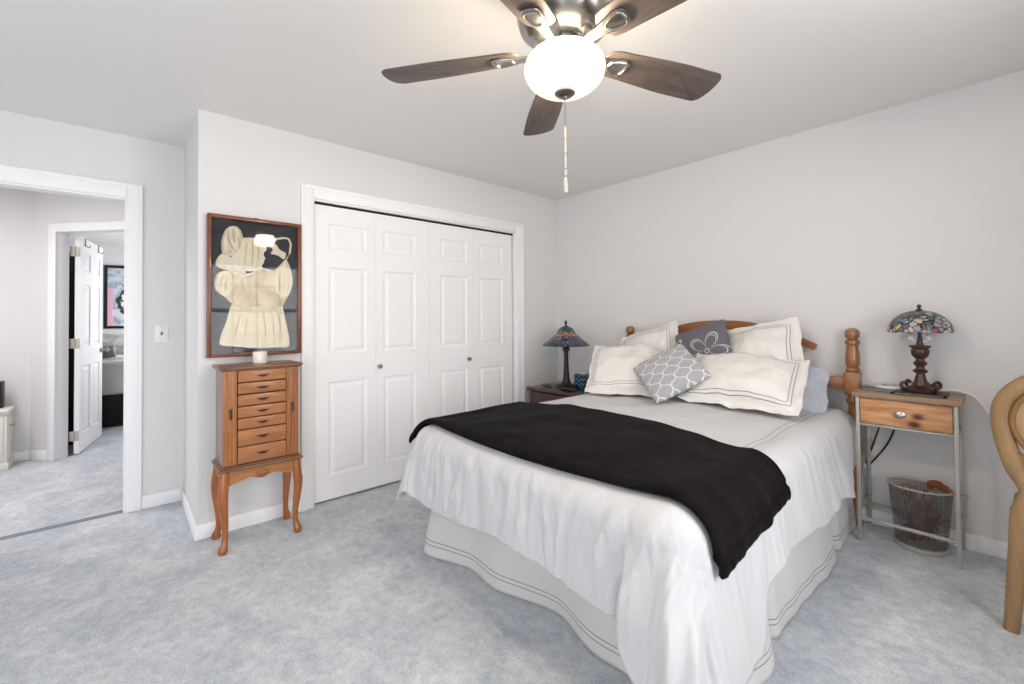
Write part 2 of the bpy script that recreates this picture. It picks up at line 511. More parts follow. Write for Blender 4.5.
# ------------------------------------------------------------------ mesh helpers
class MB:
    def __init__(self):
        self.bm = bmesh.new()

    def box(self, lo, hi, bevel=0.0, seg=2, rot=None, piv=None):
        lo, hi = Vector(lo), Vector(hi)
        c = (lo + hi) / 2
        s = hi - lo
        r = bmesh.ops.create_cube(self.bm, size=1.0)
        vs = r['verts']
        bmesh.ops.scale(self.bm, vec=s, verts=vs)
        if bevel > 0:
            es = list({e for vv in vs for e in vv.link_edges})
            g = bmesh.ops.bevel(self.bm, geom=es, offset=bevel, segments=seg, affect='EDGES', profile=0.5)
            vs = list({vv for vv in g['verts']} | {vv for vv in vs if vv.is_valid})
        m = Matrix.Translation(c)
        if rot is not None:
            p = Vector(piv) if piv is not None else c
            m = Matrix.Translation(p) @ rot.to_4x4() @ Matrix.Translation(c - p)
        bmesh.ops.transform(self.bm, matrix=m, verts=vs)
        return self

    def lathe(self, prof, center=(0, 0, 0), seg=32, sx=1.0, sy=1.0, wave=0.0, nw=0):
        """prof = [(r, z)], from bottom to top"""
        cx, cy, cz = center
        rings = []
        for (r, z) in prof:
            if r < 1e-5:
                rings.append([self.bm.verts.new((cx, cy, cz + z))])
            else:
                ring = []
                for i in range(seg):
                    a = 2 * pi * i / seg
                    dz = wave * r * (abs(sin(nw * a / 2)) - 0.5) if nw else 0
                    ring.append(self.bm.verts.new((cx + r * sx * cos(a), cy + r * sy * sin(a), cz + z + dz)))
                rings.append(ring)
        for A, B in zip(rings[:-1], rings[1:]):
            n = max(len(A), len(B))
            for i in range(n):
                j = (i + 1) % n
                q = [A[i % len(A)], A[j % len(A)], B[j % len(B)], B[i % len(B)]]
                u = []
                for x in q:
                    if x not in u:
                        u.append(x)
                if len(u) >= 3:
                    try:
                        self.bm.faces.new(u)
                    except ValueError:
                        pass
        return self

    def tube(self, pts, rad, seg=10, cap=True, flat=None, up=None):
        """pts list of points, rad float or list; flat=(a,b) multiplies the two section axes; up fixes the first axis"""
        pts = [Vector(p) for p in pts]
        n = len(pts)
        rs = rad if isinstance(rad, (list, tuple)) else [rad] * n
        fa, fb = flat if flat else (1, 1)
        prev = None
        rings = []
        for i, p in enumerate(pts):
            d = (pts[min(i + 1, n - 1)] - pts[max(i - 1, 0)])
            if d.length < 1e-9:
                d = Vector((0, 0, 1))
            d.normalize()
            if up is not None:
                x = Vector(up)
                x = (x - d * x.dot(d))
            elif prev is None:
                x = d.orthogonal()
            else:
                x = prev - d * prev.dot(d)
            x.normalize()
            y = d.cross(x)
            prev = x
            rings.append([self.bm.verts.new(p + x * (rs[i] * fa * cos(2 * pi * k / seg)) + y * (rs[i] * fb * sin(2 * pi * k / seg))) for k in range(seg)])
        for A, B in zip(rings[:-1], rings[1:]):
            for k in range(seg):
                self.bm.faces.new((A[k], A[(k + 1) % seg], B[(k + 1) % seg], B[k]))
        if cap:
            self.bm.faces.new(rings[0][::-1])
            self.bm.faces.new(rings[-1])
        return self

    def prism(self, poly, o, ux, uy, depth, bevel=0.0):
        """polygon in the (ux,uy) plane at o, extruded by depth along ux x uy"""
        o, ux, uy = Vector(o), Vector(ux), Vector(uy)
        nz = ux.cross(uy)
        a = [self.bm.verts.new(o + ux * x + uy * y) for x, y in poly]
        b = [self.bm.verts.new(o + ux * x + uy * y + nz * depth) for x, y in poly]
        fs = [self.bm.faces.new(a[::-1]), self.bm.faces.new(b)]
        n = len(poly)
        for i in range(n):
            j = (i + 1) % n
            fs.append(self.bm.faces.new((a[i], a[j], b[j], b[i])))
        if bevel:
            es = list(set(fs[0].edges) | set(fs[1].edges))
            bmesh.ops.bevel(self.bm, geom=es, offset=bevel, segments=2, affect='EDGES', profile=0.5)
        return self

    def puff(self, poly, o, ux, uy, depth, wr=0.004, rings=(1, .96, .86, .7, .5, .28), fr=30, pleat=0.0, pf=120, sub=5):
        """soft inflated shape over a star-shaped outline"""
        o, ux, uy = Vector(o), Vector(ux), Vector(uy)
        nz = ux.cross(uy)
        # densify the outline with a closed Catmull-Rom curve
        n = len(poly)
        out = []
        for i in range(n):
            p0, p1, p2, p3 = [Vector((*poly[(i + k) % n], 0)) for k in (-1, 0, 1, 2)]
            for s in range(sub):
                t_ = s / sub
                q = 0.5 * ((2 * p1) + (p2 - p0) * t_ + (2 * p0 - 5 * p1 + 4 * p2 - p3) * t_ ** 2 + (3 * p1 - p0 - 3 * p2 + p3) * t_ ** 3)
                out.append((q.x, q.y))
        cx = sum(p[0] for p in out) / len(out)
        cy = sum(p[1] for p in out) / len(out)
        prev = None
        for s in rings:
            hgt = depth * sqrt(max(0.0, 1 - s ** 3))
            ring = []
            for x, y in out:
                X, Y = cx + (x - cx) * s, cy + (y - cy) * s
                w = wr * noise.noise(Vector((X * fr, Y * fr * 0.6, 3.1))) * min(1, (1 - s) * 6)
                w += pleat * sin(X * pf + 3 * noise.noise(Vector((X * 9, Y * 9, 0)))) * min(1, (1 - s) * 5 + .15)
                ring.append(self.bm.verts.new(o + ux * X + uy * Y + nz * (hgt + w)))
            if prev:
                m = len(ring)
                for i in range(m):
                    self.bm.faces.new((prev[i], prev[(i + 1) % m], ring[(i + 1) % m], ring[i]))
            prev = ring
        c = self.bm.verts.new(o + ux * cx + uy * cy + nz * depth)
        m = len(prev)
        for i in range(m):
            self.bm.faces.new((prev[i], prev[(i + 1) % m], c))
        return self

    def grid(self, fn, nu, nv, uvfn=None, close_u=False):
        vs = [[self.bm.verts.new(fn(i / nu, j / nv)) for i in range(nu + (0 if close_u else 1))] for j in range(nv + 1)]
        lay = self.bm.loops.layers.uv.verify() if uvfn else None
        for j in range(nv):
            for i in range(nu):
                i2 = (i + 1) % nu if close_u else i + 1
                f = self.bm.faces.new((vs[j][i], vs[j][i2], vs[j + 1][i2], vs[j + 1][i]))
                if uvfn:
                    for lp, (a, b) in zip(f.loops, ((i, j), (i + 1, j), (i + 1, j + 1), (i, j + 1))):
                        lp[lay].uv = uvfn(a / nu, b / nv)
        return self

    def build(self, name, mat, parent=None, smooth=True, angle=35, loc=None, recalc=True):
        if recalc:
            bmesh.ops.recalc_face_normals(self.bm, faces=self.bm.faces)
        me = bpy.data.meshes.new(name)
        self.bm.to_mesh(me)
        self.bm.free()
        me.materials.append(mat)
        if smooth:
            for p in me.polygons:
                p.use_smooth = True
            try:
                me.set_sharp_from_angle(angle=radians(angle))
            except Exception:
                pass
        o = bpy.data.objects.new(name, me)
        COL.objects.link(o)
        if parent is not None:
            o.parent = parent
        if loc is not None:
            o.location = loc
        return o


def spline(pts, n=8):
    P_ = [Vector(p) for p in pts]
    P_ = [P_[0]] + P_ + [P_[-1]]
    out = []
    for i in range(1, len(P_) - 2):
        for s in range(n):
            t_ = s / n
            p0, p1, p2, p3 = P_[i - 1:i + 3]
            out.append(0.5 * ((2 * p1) + (p2 - p0) * t_ + (2 * p0 - 5 * p1 + 4 * p2 - p3) * t_ ** 2 + (3 * p1 - p0 - 3 * p2 + p3) * t_ ** 3))
    out.append(P_[-2])
    return out


def empty(name, loc=(0, 0, 0), rz=0.0):
    o = bpy.data.objects.new(name, None)
    o.empty_display_size = 0.1
    COL.objects.link(o)
    o.location = loc
    o.rotation_euler = (0, 0, rz)
    return o


def tag(o, label, cat, group=None):
    o['label'] = label
    o['category'] = cat
    if group:
        o['group'] = group
    return o


def struct(o):
    o['kind'] = 'structure'
    return o


def copy_tree(o, parent=None):
    c = o.copy()
    COL.objects.link(c)
    if parent is not None:
        c.parent = parent
    for ch in [x for x in bpy.data.objects if x.parent == o]:
        copy_tree(ch, c)
    return c


def smooth(x):
    x = max(0.0, min(1.0, x))
    return x * x * (3 - 2 * x)


# ------------------------------------------------------------------ room shell
XD = -0.746           # face of the doorway wall (the closet stands out from it)
YB = -3.010           # side of the closet bump-out
TH = 0.115
FX0, FX1, FY0, FY1 = -6.3, XR + .12, -6.2, 0.12

mb = MB()
mb.box((FX0, FY0, -0.12), (FX1, FY1, 0.0))
struct(mb.build('floor', M['carpet'], smooth=False))
mb = MB()
mb.box((FX0, FY0, H), (FX1, FY1, H + 0.12))
struct(mb.build('ceiling', M['ceiling'], smooth=False))

mb = MB()
mb.box((XD - TH, 0, 0), (XR + .12, 0.12, H))
struct(mb.build('wall_headboard', M['wall'], smooth=False))

# closet wall with its opening, and the closet side
CO0, CO1, COZ = -2.392, -0.575, 2.040
mb = MB()
mb.box((-TH, YB, 0), (0, CO0, H))
mb.box((-TH, CO1, 0), (0, 0, H))
mb.box((-TH, CO0, COZ), (0, CO1, H))
struct(mb.build('wall_closet', M['wall'], smooth=False))
mb = MB()
mb.box((XD, YB, 0), (-TH, YB + TH, H))
struct(mb.build('wall_closet_side', M['wall'], smooth=False))

# doorway wall
DO1, DO0, DOZ = -3.307, -4.10, 2.035
mb = MB()
mb.box((XD - TH, DO1, 0), (XD, 0, H))
mb.box((XD - TH, YR - 0.12, 0), (XD, DO0, H))
mb.box((XD - TH, DO0, DOZ), (XD, DO1, H))
struct(mb.build('wall_doorway', M['wall'], smooth=False))


def wall_with_windows(name, axis, pos, a0, a1, wins):
    mb = MB()
    ins = []
    cur = a0

    def add(p0, p1, z0, z1):
        if axis == 'x':
            mb.box((pos, p0, z0), (pos + .12, p1, z1))
        else:
            mb.box((p0, pos - .12, z0), (p1, pos, z1))
    for (w0, w1, z0, z1) in sorted(wins):
        add(cur, w0, 0, H)
        add(w0, w1, 0, z0)
        add(w0, w1, z1, H)
        cur = w1
    add(cur, a1, 0, H)
    return struct(mb.build(name, M['wall'], smooth=False))


wall_with_windows('wall_right', 'x', XR, YR - .12, 0.0, WINS_RIGHT)
wall_with_windows('wall_rear', 'y', YR, XD - TH, XR, WINS_REAR)


def window(n, axis, pos, w0, w1, z0, z1):
    e = struct(empty('window_%d' % n))

    def B(mb, a, b, za, zb, d0, d1, bev=0.003):
        if axis == 'x':
            mb.box((pos + d0, a, za), (pos + d1, b, zb), bev)
        else:
            mb.box((a, pos - d1, za), (b, pos - d0, zb), bev)
    mb = MB()
    f = 0.045
    B(mb, w0, w0 + f, z0, z1, 0.02, 0.10)
    B(mb, w1 - f, w1, z0, z1, 0.02, 0.10)
    B(mb, w0 + f, w1 - f, z0, z0 + f, 0.02, 0.10)
    B(mb, w0 + f, w1 - f, z1 - f, z1, 0.02, 0.10)
    zm = (z0 + z1) / 2
    B(mb, w0 + f, w1 - f, zm - .025, zm + .025, 0.03, 0.09)
    mb.build('window_frame', M['trim'], e, smooth=False)
    mb = MB()
    for k in (1, 2, 3):
        c = w0 + (w1 - w0) * k / 4
        B(mb, c - .009, c + .009, z0 + f, z1 - f, 0.05, 0.07, 0)
    for k in (1, 3):
        c = z0 + (z1 - z0) * k / 4
        B(mb, w0 + f, w1 - f, c - .009, c + .009, 0.05, 0.07, 0)
    mb.build('muntin', M['trim'], e, smooth=False)
    mb = MB()
    B(mb, w0 + f * .5, w1 - f * .5, z0 + f * .5, z1 - f * .5, 0.058, 0.062, 0)
    mb.build('pane', M['pane'], e, smooth=False)
    mb = MB()
    cw = 0.075
    B(mb, w0 - cw, w0, z0 - cw, z1 + cw, -0.018, 0.0)
    B(mb, w1, w1 + cw, z0 - cw, z1 + cw, -0.018, 0.0)
    B(mb, w0, w1, z1, z1 + cw, -0.018, 0.0)
    B(mb, w0, w1, z0 - cw, z0, -0.018, 0.0)
    mb.build('window_casing', M['trim'], e, smooth=False)


wi = 1
for w in WINS_RIGHT:
    window(wi, 'x', XR, *w)
    wi += 1
for w in WINS_REAR:
    window(wi, 'y', YR, *w)
    wi += 1

# hall and the bedroom beyond
PC = Vector((-2.794, -3.944))          # where the hall wall turns
UD = Vector((0.745, 0.667)).normalized()
ND = Vector((UD.y, -UD.x))             # faces the camera
s_open = 0.262
W_OPEN = 0.80


def diag(mb, s0, s1, z0, z1, d0, d1, bev=0.0):
    """box along the diagonal hall wall: s along, d in front (+) or behind (-)"""
    lo = Vector((s0, -d1, z0))
    hi = Vector((s1, -d0, z1))
    rot = Matrix.Rotation(math.atan2(UD.y, UD.x), 3, 'Z')
    c = (lo + hi) / 2
    w = PC + UD * c.x - ND * c.y
    C = Vector((w.x, w.y, c.z))
    s = (hi - lo) / 2
    mb.box(C - s, C + s, bev, 2, rot, C)


mb = MB()
mb.box((PC.x - TH, -6.1, 0), (PC.x, PC.y, H))
struct(mb.build('wall_hall_far', M['wall'], smooth=False))
mb = MB()
diag(mb, 0.0, s_open - 0.012, 0, H, -0.095, 0.0)
diag(mb, s_open + W_OPEN + 0.012, 1.75, 0, H, -0.095, 0.0)
diag(mb, s_open - 0.012, s_open + W_OPEN + 0.012, 2.05, H, -0.095, 0.0)
struct(mb.build('wall_hall_diagonal', M['wall'], smooth=False))
pe = PC + UD * 1.75
mb = MB()
mb.box((pe.x - 0.03, pe.y - 0.02, 0), (XD - TH, pe.y + 0.10, H))
struct(mb.build('wall_hall_end', M['wall'], smooth=False))
mb = MB()
mb.box((-2.7, -6.12, 0), (XD - TH, -6.0, H))
struct(mb.build('wall_hall_near', M['wall'], smooth=False))
mb = MB()
mb.box((-6.25, -6.1, 0), (-6.10, 0.1, H))
struct(mb.build('wall_bedroom_far', M['wall'], smooth=False))
mb = MB()
mb.box((-6.10, -6.12, 0), (-2.91, -6.0, H))
struct(mb.build('wall_bedroom_side', M['wall'], smooth=False))
mb = MB()
mb.box((-6.10, -1.6, 0), (-5.45, -1.5, H))
mb.box((-3.75, -1.6, 0), (pe.x, -1.5, H))
mb.box((-5.45, -1.6, 0), (-3.75, -1.5, 0.75))
mb.box((-5.45, -1.6, 2.05), (-3.75, -1.5, H))
struct(mb.build('wall_bedroom_end', M['wall'], smooth=False))
e = struct(empty('window_5'))  # unseen window added as an opening for the far bedroom lamp
mb = MB()
mb.box((-5.45, -1.60, .75), (-5.40, -1.52, 2.05), .003)
mb.box((-3.80, -1.60, .75), (-3.75, -1.52, 2.05), .003)
mb.box((-5.40, -1.60, .75), (-3.80, -1.52, .80), .003)
mb.box((-5.40, -1.60, 2.0), (-3.80, -1.52, 2.05), .003)
mb.box((-4.625, -1.59, .80), (-4.575, -1.53, 2.0), .003)
mb.build('window_frame', M['trim'], e, smooth=False)
mb = MB()
mb.box((-5.42, -1.562, .78), (-3.78, -1.558, 2.02))
mb.build('pane', M['pane'], e, smooth=False)
mb = MB()
mb.box((pe.x - 0.06, pe.y + 0.10, 0), (pe.x + 0.06, -1.5, H))
struct(mb.build('wall_bedroom_near', M['wall'], smooth=False))

# ---- baseboards
BH, BT = 0.085, 0.014


def baseboard(name, lo, hi):
    mb = MB()
    mb.box(lo, hi, 0.004)
    return struct(mb.build(name, M['trim'], smooth=True))


CA0, CA1 = -2.466, -0.492            # outer edges of closet casing
baseboard('baseboard_headboard', (0.0, -BT, 0), (XR, 0.0, BH))
baseboard('baseboard_closet', (0, YB - BT, 0), (BT, CA0, BH))
baseboard('baseboard_corner', (0, CA1, 0), (BT, -BT, BH))
baseboard('baseboard_closet_side', (XD, YB - BT, 0), (0.0, YB, BH))
baseboard('baseboard_doorway', (XD, -3.231, 0), (XD + BT, YB - BT, BH))
baseboard('baseboard_right', (XR - BT, YR, 0), (XR, -BT, BH))
baseboard('baseboard_rear', (XD, YR, 0), (XR - BT, YR + BT, BH))
baseboard('baseboard_hall_far', (PC.x, -6.0, 0), (PC.x + BT, PC.y, BH))
mb = MB()
diag(mb, 0.0, 0.185, 0, BH, 0.0, BT, 0.004)
struct(mb.build('baseboard_hall_diagonal', M['trim']))

# ---- door casings
def casing_x(name, xf, y0, y1, z1, w0, w1, wt, depth_back):
    """casing on a wall face x = xf with an opening y0..y1, z1 and its jamb lining"""
    mb = MB()
    e = 0.018
    mb.box((xf, y0 - w0, 0), (xf + e, y0 + .004, z1 + wt), 0.004)
    mb.box((xf, y1 - .004, 0), (xf + e, y1 + w1, z1 + wt), 0.004)
    mb.box((xf, y0 + .004, z1 - .004), (xf + e, y1 - .004, z1 + wt), 0.004)
    # raised outer bead
    mb.box((xf + e - .002, y0 - w0, 0), (xf + e + .006, y0 - w0 + .022, z1 + wt), 0.003)
    mb.box((xf + e - .002, y1 + w1 - .022, 0), (xf + e + .006, y1 + w1, z1 + wt), 0.003)
    mb.box((xf + e - .002, y0 - w0 + .022, z1 + wt - .022), (xf + e + .006, y1 + w1 - .022, z1 + wt), 0.003)
    # jamb
    j = 0.014
    mb.box((xf - depth_back, y0, 0), (xf, y0 + j, z1), 0.002)
    mb.box((xf - depth_back, y1 - j, 0), (xf, y1, z1), 0.002)
    mb.box((xf - depth_back, y0 + j, z1 - j), (xf, y1 - j, z1), 0.002)
    return struct(mb.build(name, M['trim'], smooth=True))


casing_x('trim_1', 0.0, CO0, CO1, COZ, 0.074, 0.083, 0.080, TH)
t2 = casing_x('trim_2', XD, DO0, DO1, DOZ, 0.076, 0.076, 0.090, TH)
mb = MB()
mb.box((XD - 0.075, DO1 - 0.0165, 0.90), (XD - 0.045, DO1 - 0.0135, 0.96), 0.001)
mb.build('strike_plate', M['nickel'], t2)
# carpet seam under the doorway
mb = MB()
mb.box((XD - 0.055, DO0 + .014, 0.0), (XD - 0.005, DO1 - .014, 0.004), 0.0015)
struct(mb.build('trim_3', M['carpet_dark']))
# hall casing
mb = MB()
cw = 0.072
diag(mb, s_open - cw, s_open + .004, 0, 2.04 + cw, 0.0, 0.018, 0.004)
diag(mb, s_open + W_OPEN - .004, s_open + W_OPEN + cw, 0, 2.04 + cw, 0.0, 0.018, 0.004)
diag(mb, s_open + .004, s_open + W_OPEN - .004, 2.036, 2.04 + cw, 0.0, 0.018, 0.004)
diag(mb, s_open - .012, s_open, 0, 2.04, -0.10, 0.0, 0.002)
diag(mb, s_open + W_OPEN, s_open + W_OPEN + .012, 0, 2.04, -0.10, 0.0, 0.002)
diag(mb, s_open, s_open + W_OPEN, 2.04, 2.05, -0.10, 0.0, 0.002)
struct(mb.build('trim_4', M['trim']))


# ---- panelled doors
def panel_face(mb, w, h, cols, rows, sgn, depth_off):
    """front face of a panelled door in local x (width), z (height); sgn=+1 faces +y"""
    xs = sorted({0, w} | {c for ab in cols for c in ab})
    zs = sorted({0, h} | {c for ab in rows for c in ab})
    bm = mb.bm

    def P(x, z, d):
        return bm.verts.new((x, sgn * (depth_off - d), z))
    for x0, x1 in zip(xs[:-1], xs[1:]):
        for z0, z1 in zip(zs[:-1], zs[1:]):
            if (x0, x1) in cols and (z0, z1) in rows:
                prev = None
                for ins, d in ((0, 0), (0.010, 0.009), (0.022, 0.009), (0.042, 0.002)):
                    ring = [P(x0 + ins, z0 + ins, d), P(x1 - ins, z0 + ins, d), P(x1 - ins, z1 - ins, d), P(x0 + ins, z1 - ins, d)]
                    if prev:
                        for i in range(4):
                            bm.faces.new((prev[i], prev[(i + 1) % 4], ring[(i + 1) % 4], ring[i]))
                    prev = ring
                bm.faces.new(prev)
            else:
                bm.faces.new((P(x0, z0, 0), P(x1, z0, 0), P(x1, z1, 0), P(x0, z1, 0)))


def panel_door(w, h, th, cols, rows, both=True):
    mb = MB()
    panel_face(mb, w, h, cols, rows, +1, th / 2)
    if both:
        panel_face(mb, w, h, cols, rows, -1, th / 2)
    bm = mb.bm
    o = 0.0
    ring = []
    for y in (-th / 2, th / 2):
        ring.append([bm.verts.new((x, y, z)) for x, z in ((0, 0), (w, 0), (w, h), (0, h))])
    for i in range(4):
        bm.faces.new((ring[0][i], ring[0][(i + 1) % 4], ring[1][(i + 1) % 4], ring[1][i]))
    if not both:
        bm.faces.new(ring[0])
    bmesh.ops.remove_doubles(bm, verts=bm.verts, dist=0.0004)
    return mb


def knob(x, y, z, dirv, mat, parent, r=0.016):
    """small round knob on a face, pointing along dirv"""
    mb = MB()
    mb.lathe([(0.0, 0.0), (r * .85, 0.0), (r * .85, .004), (r * .4, .006), (r * .4, .014), (r, .018), (r * 1.05, .024), (r * .8, .031), (0, .033)], seg=20)
    o = mb.build('knob', mat, parent)
    o.location = (x, y, z)
    o.rotation_euler = Vector(dirv).to_track_quat('Z', 'Y').to_euler()
    return o


ROWS = [(0.160, 0.792), (0.985, 1.575), (1.705, 1.873)]
LW, LH, LZ = 0.4430, 1.993, 0.015
leaf_y = [-2.386, -1.942, -1.4975, -1.0535]
door_id = 1
for pair in range(2):
    e = struct(empty('door_%d' % (pair + 1), (-0.038, leaf_y[pair * 2], 0)))
    for k in range(2):
        y0 = leaf_y[pair * 2 + k]
        cols = [(0.111, 0.374)] if k == 0 else [(0.058, 0.325)]
        if pair == 1:
            cols = [(0.100, 0.365)] if k == 0 else [(0.060, 0.330)]
        if k == 0:
            cols = [(0.106, 0.374)]
        o = panel_door(LW, LH, 0.034, cols, ROWS, both=False).build('door_leaf', M['door'], e, smooth=False)
        # local +x -> world +y ; local +y (face) -> world +x
        o.matrix_local = Matrix(((0, 1, 0, 0), (1, 0, 0, y0 - leaf_y[pair * 2]), (0, 0, 1, LZ), (0, 0, 0, 1)))
    knob(0.017, (-1.919 if pair == 0 else -1.113) - leaf_y[pair * 2], 0.888, (1, 0, 0), M['nickel'], e)
# black sliding track above the doors
mb = MB()
mb.box((-0.062, CO0 + .016, COZ - 0.030), (-0.022, CO1 - .016, COZ - 0.0145), 0.002)
struct(mb.build('trim_5', M['dark']))

# open bedroom door
DH = Vector((-2.690, -3.642))
DD = Vector((-0.985, 0.172)).normalized()
e = struct(empty('door_3', (DH.x, DH.y, 0), math.atan2(DD.y, DD.x)))
# local +x along the door away from the hinge; local -y is the face seen from the bedroom side
rows6 = [(0.16, 0.80), (0.985, 1.575), (1.705, 1.885)]
cols6 = [(0.105, 0.335), (0.445, 0.675)]
o = panel_door(0.78, 2.015, 0.036, cols6, rows6).build('door_leaf', M['door'], e, smooth=False)
o.location = (0, 0, 0.012)
for z in (1.885, 1.03, 0.175):
    mb = MB()
    mb.box((-0.0025, -0.018, z - .045), (0.0005, 0.014, z + .045), 0.002)
    mb.box((-0.0025, 0.022, z - .045), (0.0005, 0.052, z + .045), 0.002)
    mb.tube([(-0.006, 0.018, z - .047), (-0.006, 0.018, z + .047)], 0.006, 10)
    mb.build('hinge', M['hinge'], e)
for x in (0.14, 0.60):
    mb = MB()
    mb.tube([(x, 0.019, 2.027), (x, -0.021, 2.027), (x, -0.021, 1.96), (x, -0.05, 1.945), (x, -0.06, 1.965)], 0.005, 8)
    mb.build('hook', M['grey'], e)
for s in (-1, 1):
    mb = MB()
    mb.lathe([(0, 0), (.028, 0), (.028, .006), (.012, .010), (.012, .035), (.026, .045), (.028, .056), (.018, .066), (0, .068)], seg=20)
    o = mb.build('door_handle', M['nickel'], e)
    o.location = (0.72, s * 0.018, 0.93)
    o.rotation_euler = (-s * pi / 2, 0, 0)

# ------------------------------------------------------------------ light switch
e = tag(empty('light_switch', (XD, -3.131, 1.147)), 'white light switch plate on the grey wall right of the doorway', 'light switch')
mb = MB()
mb.box((0.0, -0.036, -0.058), (0.006, 0.036, 0.058), 0.003)
mb.build('wall_plate', M['white'], e)
mb = MB()
mb.box((0.005, -0.006, -0.012), (0.012, 0.006, 0.012), 0.002, 2, Matrix.Rotation(0.5, 3, 'Y'))
mb.build('toggle', M['grey'], e)
for s in (-1, 1):
    mb = MB()
    mb.lathe([(0, 0), (.0035, 0), (.003, .0015), (0, .002)], seg=10)
    o = mb.build('screw', M['nickel'], e, loc=(0.006, 0, s * 0.042))
    o.rotation_euler = (0, pi / 2, 0)

# ------------------------------------------------------------------ ceiling fan
FC = Vector((2.078, -2.236))
fan = tag(empty('ceiling_fan', (FC.x, FC.y, H)), 'flush ceiling fan with five dark wood blades and a lit white glass bowl', 'ceiling fan')
DZ = -H   # heights below are written in world z and shifted
mb = MB()
mb.lathe([(0.0, 2.44 + DZ), (0.150, 2.44 + DZ), (0.155, 2.40 + DZ), (0.150, 2.33 + DZ), (0.132, 2.285 + DZ), (0.12, 2.275 + DZ), (0, 2.275 + DZ)], seg=48)
mb.build('canopy', M['nickel'], fan)
mb = MB()
mb.lathe([(0, 2.28 + DZ), (.125, 2.28 + DZ), (.152, 2.262 + DZ), (.157, 2.225 + DZ), (.147, 2.192 + DZ), (.118, 2.165 + DZ), (.085, 2.152 + DZ), (0, 2.15 + DZ)], seg=48)
mb.build('motor_housing', M['nickel'], fan)
mb = MB()
mb.lathe([(0, 2.155 + DZ), (.060, 2.155 + DZ), (.062, 2.147 + DZ), (.052, 2.143 + DZ), (.052, 2.124 + DZ), (.066, 2.120 + DZ), (.066, 2.112 + DZ), (0.0, 2.110 + DZ)], seg=40)
mb.build('light_fitter', M['chrome'], fan)
BWL = []
for i in range(15):
    a = i / 14 * pi / 2
    BWL.append((0.134 * sin(a) if i else 0.0, 2.052 - 0.082 * cos(a) + DZ))
for i in range(1, 9):
    a = i / 8 * pi / 2 * .93
    BWL.append((0.058 + 0.076 * cos(a), 2.052 + 0.062 * sin(a) + DZ))
mb = MB()
mb.lathe(BWL, seg=48)
mb.build('glass_bowl', M['bowl'], fan)
mb = MB()
mb.lathe([(0, 1.953 + DZ), (.006, 1.954 + DZ), (.010, 1.962 + DZ), (.026, 1.966 + DZ), (.036, 1.975 + DZ), (.036, 1.981 + DZ), (.018, 1.988 + DZ), (0, 1.99 + DZ)], seg=28)
mb.build('finial', M['pewter'], fan)
mb = MB()
mb.tube([(0, 0, 1.953 + DZ), (0, 0, 1.66 + DZ)], 0.0014, 6)
ch = mb.build('pull_chain', M['chrome'], fan)
mb = MB()
for z0, z1, r_ in ((1.862, 1.822, .0036), (1.818, 1.775, .0036), (1.771, 1.725, .0036), (1.721, 1.700, .0040)):
    mb.tube([(0, 0, z0 + DZ), (0, 0, z1 + DZ)], r_, 8)
mb.lathe([(0, 1.640 + DZ), (.007, 1.643 + DZ), (.0085, 1.655 + DZ), (.0065, 1.682 + DZ), (.004, 1.694 + DZ), (0, 1.696 + DZ)], seg=14)
mb.build('pull_knob', M['acrylic'], ch)


def blade_mesh():
    mb = MB()
    L0, L1 = 0.150, 0.640
    half = []
    N = 30
    for i in range(N + 1):
        s = i / N
        x = L0 + (L1 - L0) * s
        w = 0.056 + 0.018 * smooth(s / 0.7)
        if s < 0.10:                      # rounded root
            w *= 0.45 + 0.55 * sqrt(max(0.0, 1 - ((0.10 - s) / 0.10) ** 2))
        if s > 0.95:                      # rounded corners at the tip
            w *= 0.80 + 0.20 * sqrt(max(0.0, 1 - ((s - 0.95) / 0.05) ** 2))
        half.append((x, w))
    we = half[-1][1]
    pl = half + [(L1 + 0.010 * (1 - (1 - 2 * k / 8) ** 2), we * (1 - 2 * k / 8)) for k in range(1, 8)] + [(x, -w) for x, w in half[::-1]]
    mb.prism(pl, (0, 0, 0), (1, 0, 0), (0, 1, 0), 0.006, 0.0015)
    return mb


def iron_mesh():
    mb = MB()
    pl = [(0.085, 0.014), (0.15, 0.018), (0.20, 0.032), (0.228, 0.034), (0.246, 0.026), (0.25, 0), (0.246, -0.026), (0.228, -0.034), (0.20, -0.032), (0.15, -0.018), (0.085, -0.014)]
    mb.prism(pl, (0, 0, -0.008), (1, 0, 0), (0, 1, 0), 0.008, 0.002)
    lp = [(0.178, 0.014), (0.205, 0.024), (0.228, 0.026), (0.238, 0.016), (0.240, 0), (0.238, -0.016), (0.228, -0.026), (0.205, -0.024), (0.178, -0.014), (0.172, 0), (0.178, 0.014)]
    mb.tube([(x, y, -0.009) for x, y in lp], 0.004, 8)
    mb.box((0.075, -0.014, -0.008), (0.10, 0.014, 0.05), 0.004)
    return mb


blade0 = blade_mesh().build('fan_blade', M['blade'], fan)
iron0 = iron_mesh().build('blade_bracket', M['nickel'], blade0)
for k in range(5):
    if k:
        b = blade0.copy()
        COL.objects.link(b)
        i_ = iron0.copy()
        COL.objects.link(i_)
        i_.parent = b
    else:
        b = blade0
    b.location = (0, 0, 2.112 + DZ)
    b.rotation_euler = (radians(-12), 0, radians(70.8 + 72 * k))
pl_ = bpy.data.lights.new('fan_bulb', 'POINT')
pl_.energy = 105
pl_.color = (1.0, 0.90, 0.77)
pl_.shadow_soft_size = 0.09
po = bpy.data.objects.new('fan_bulb', pl_)
COL.objects.link(po)
po.location = (FC.x, FC.y, 2.055)
po.parent = None

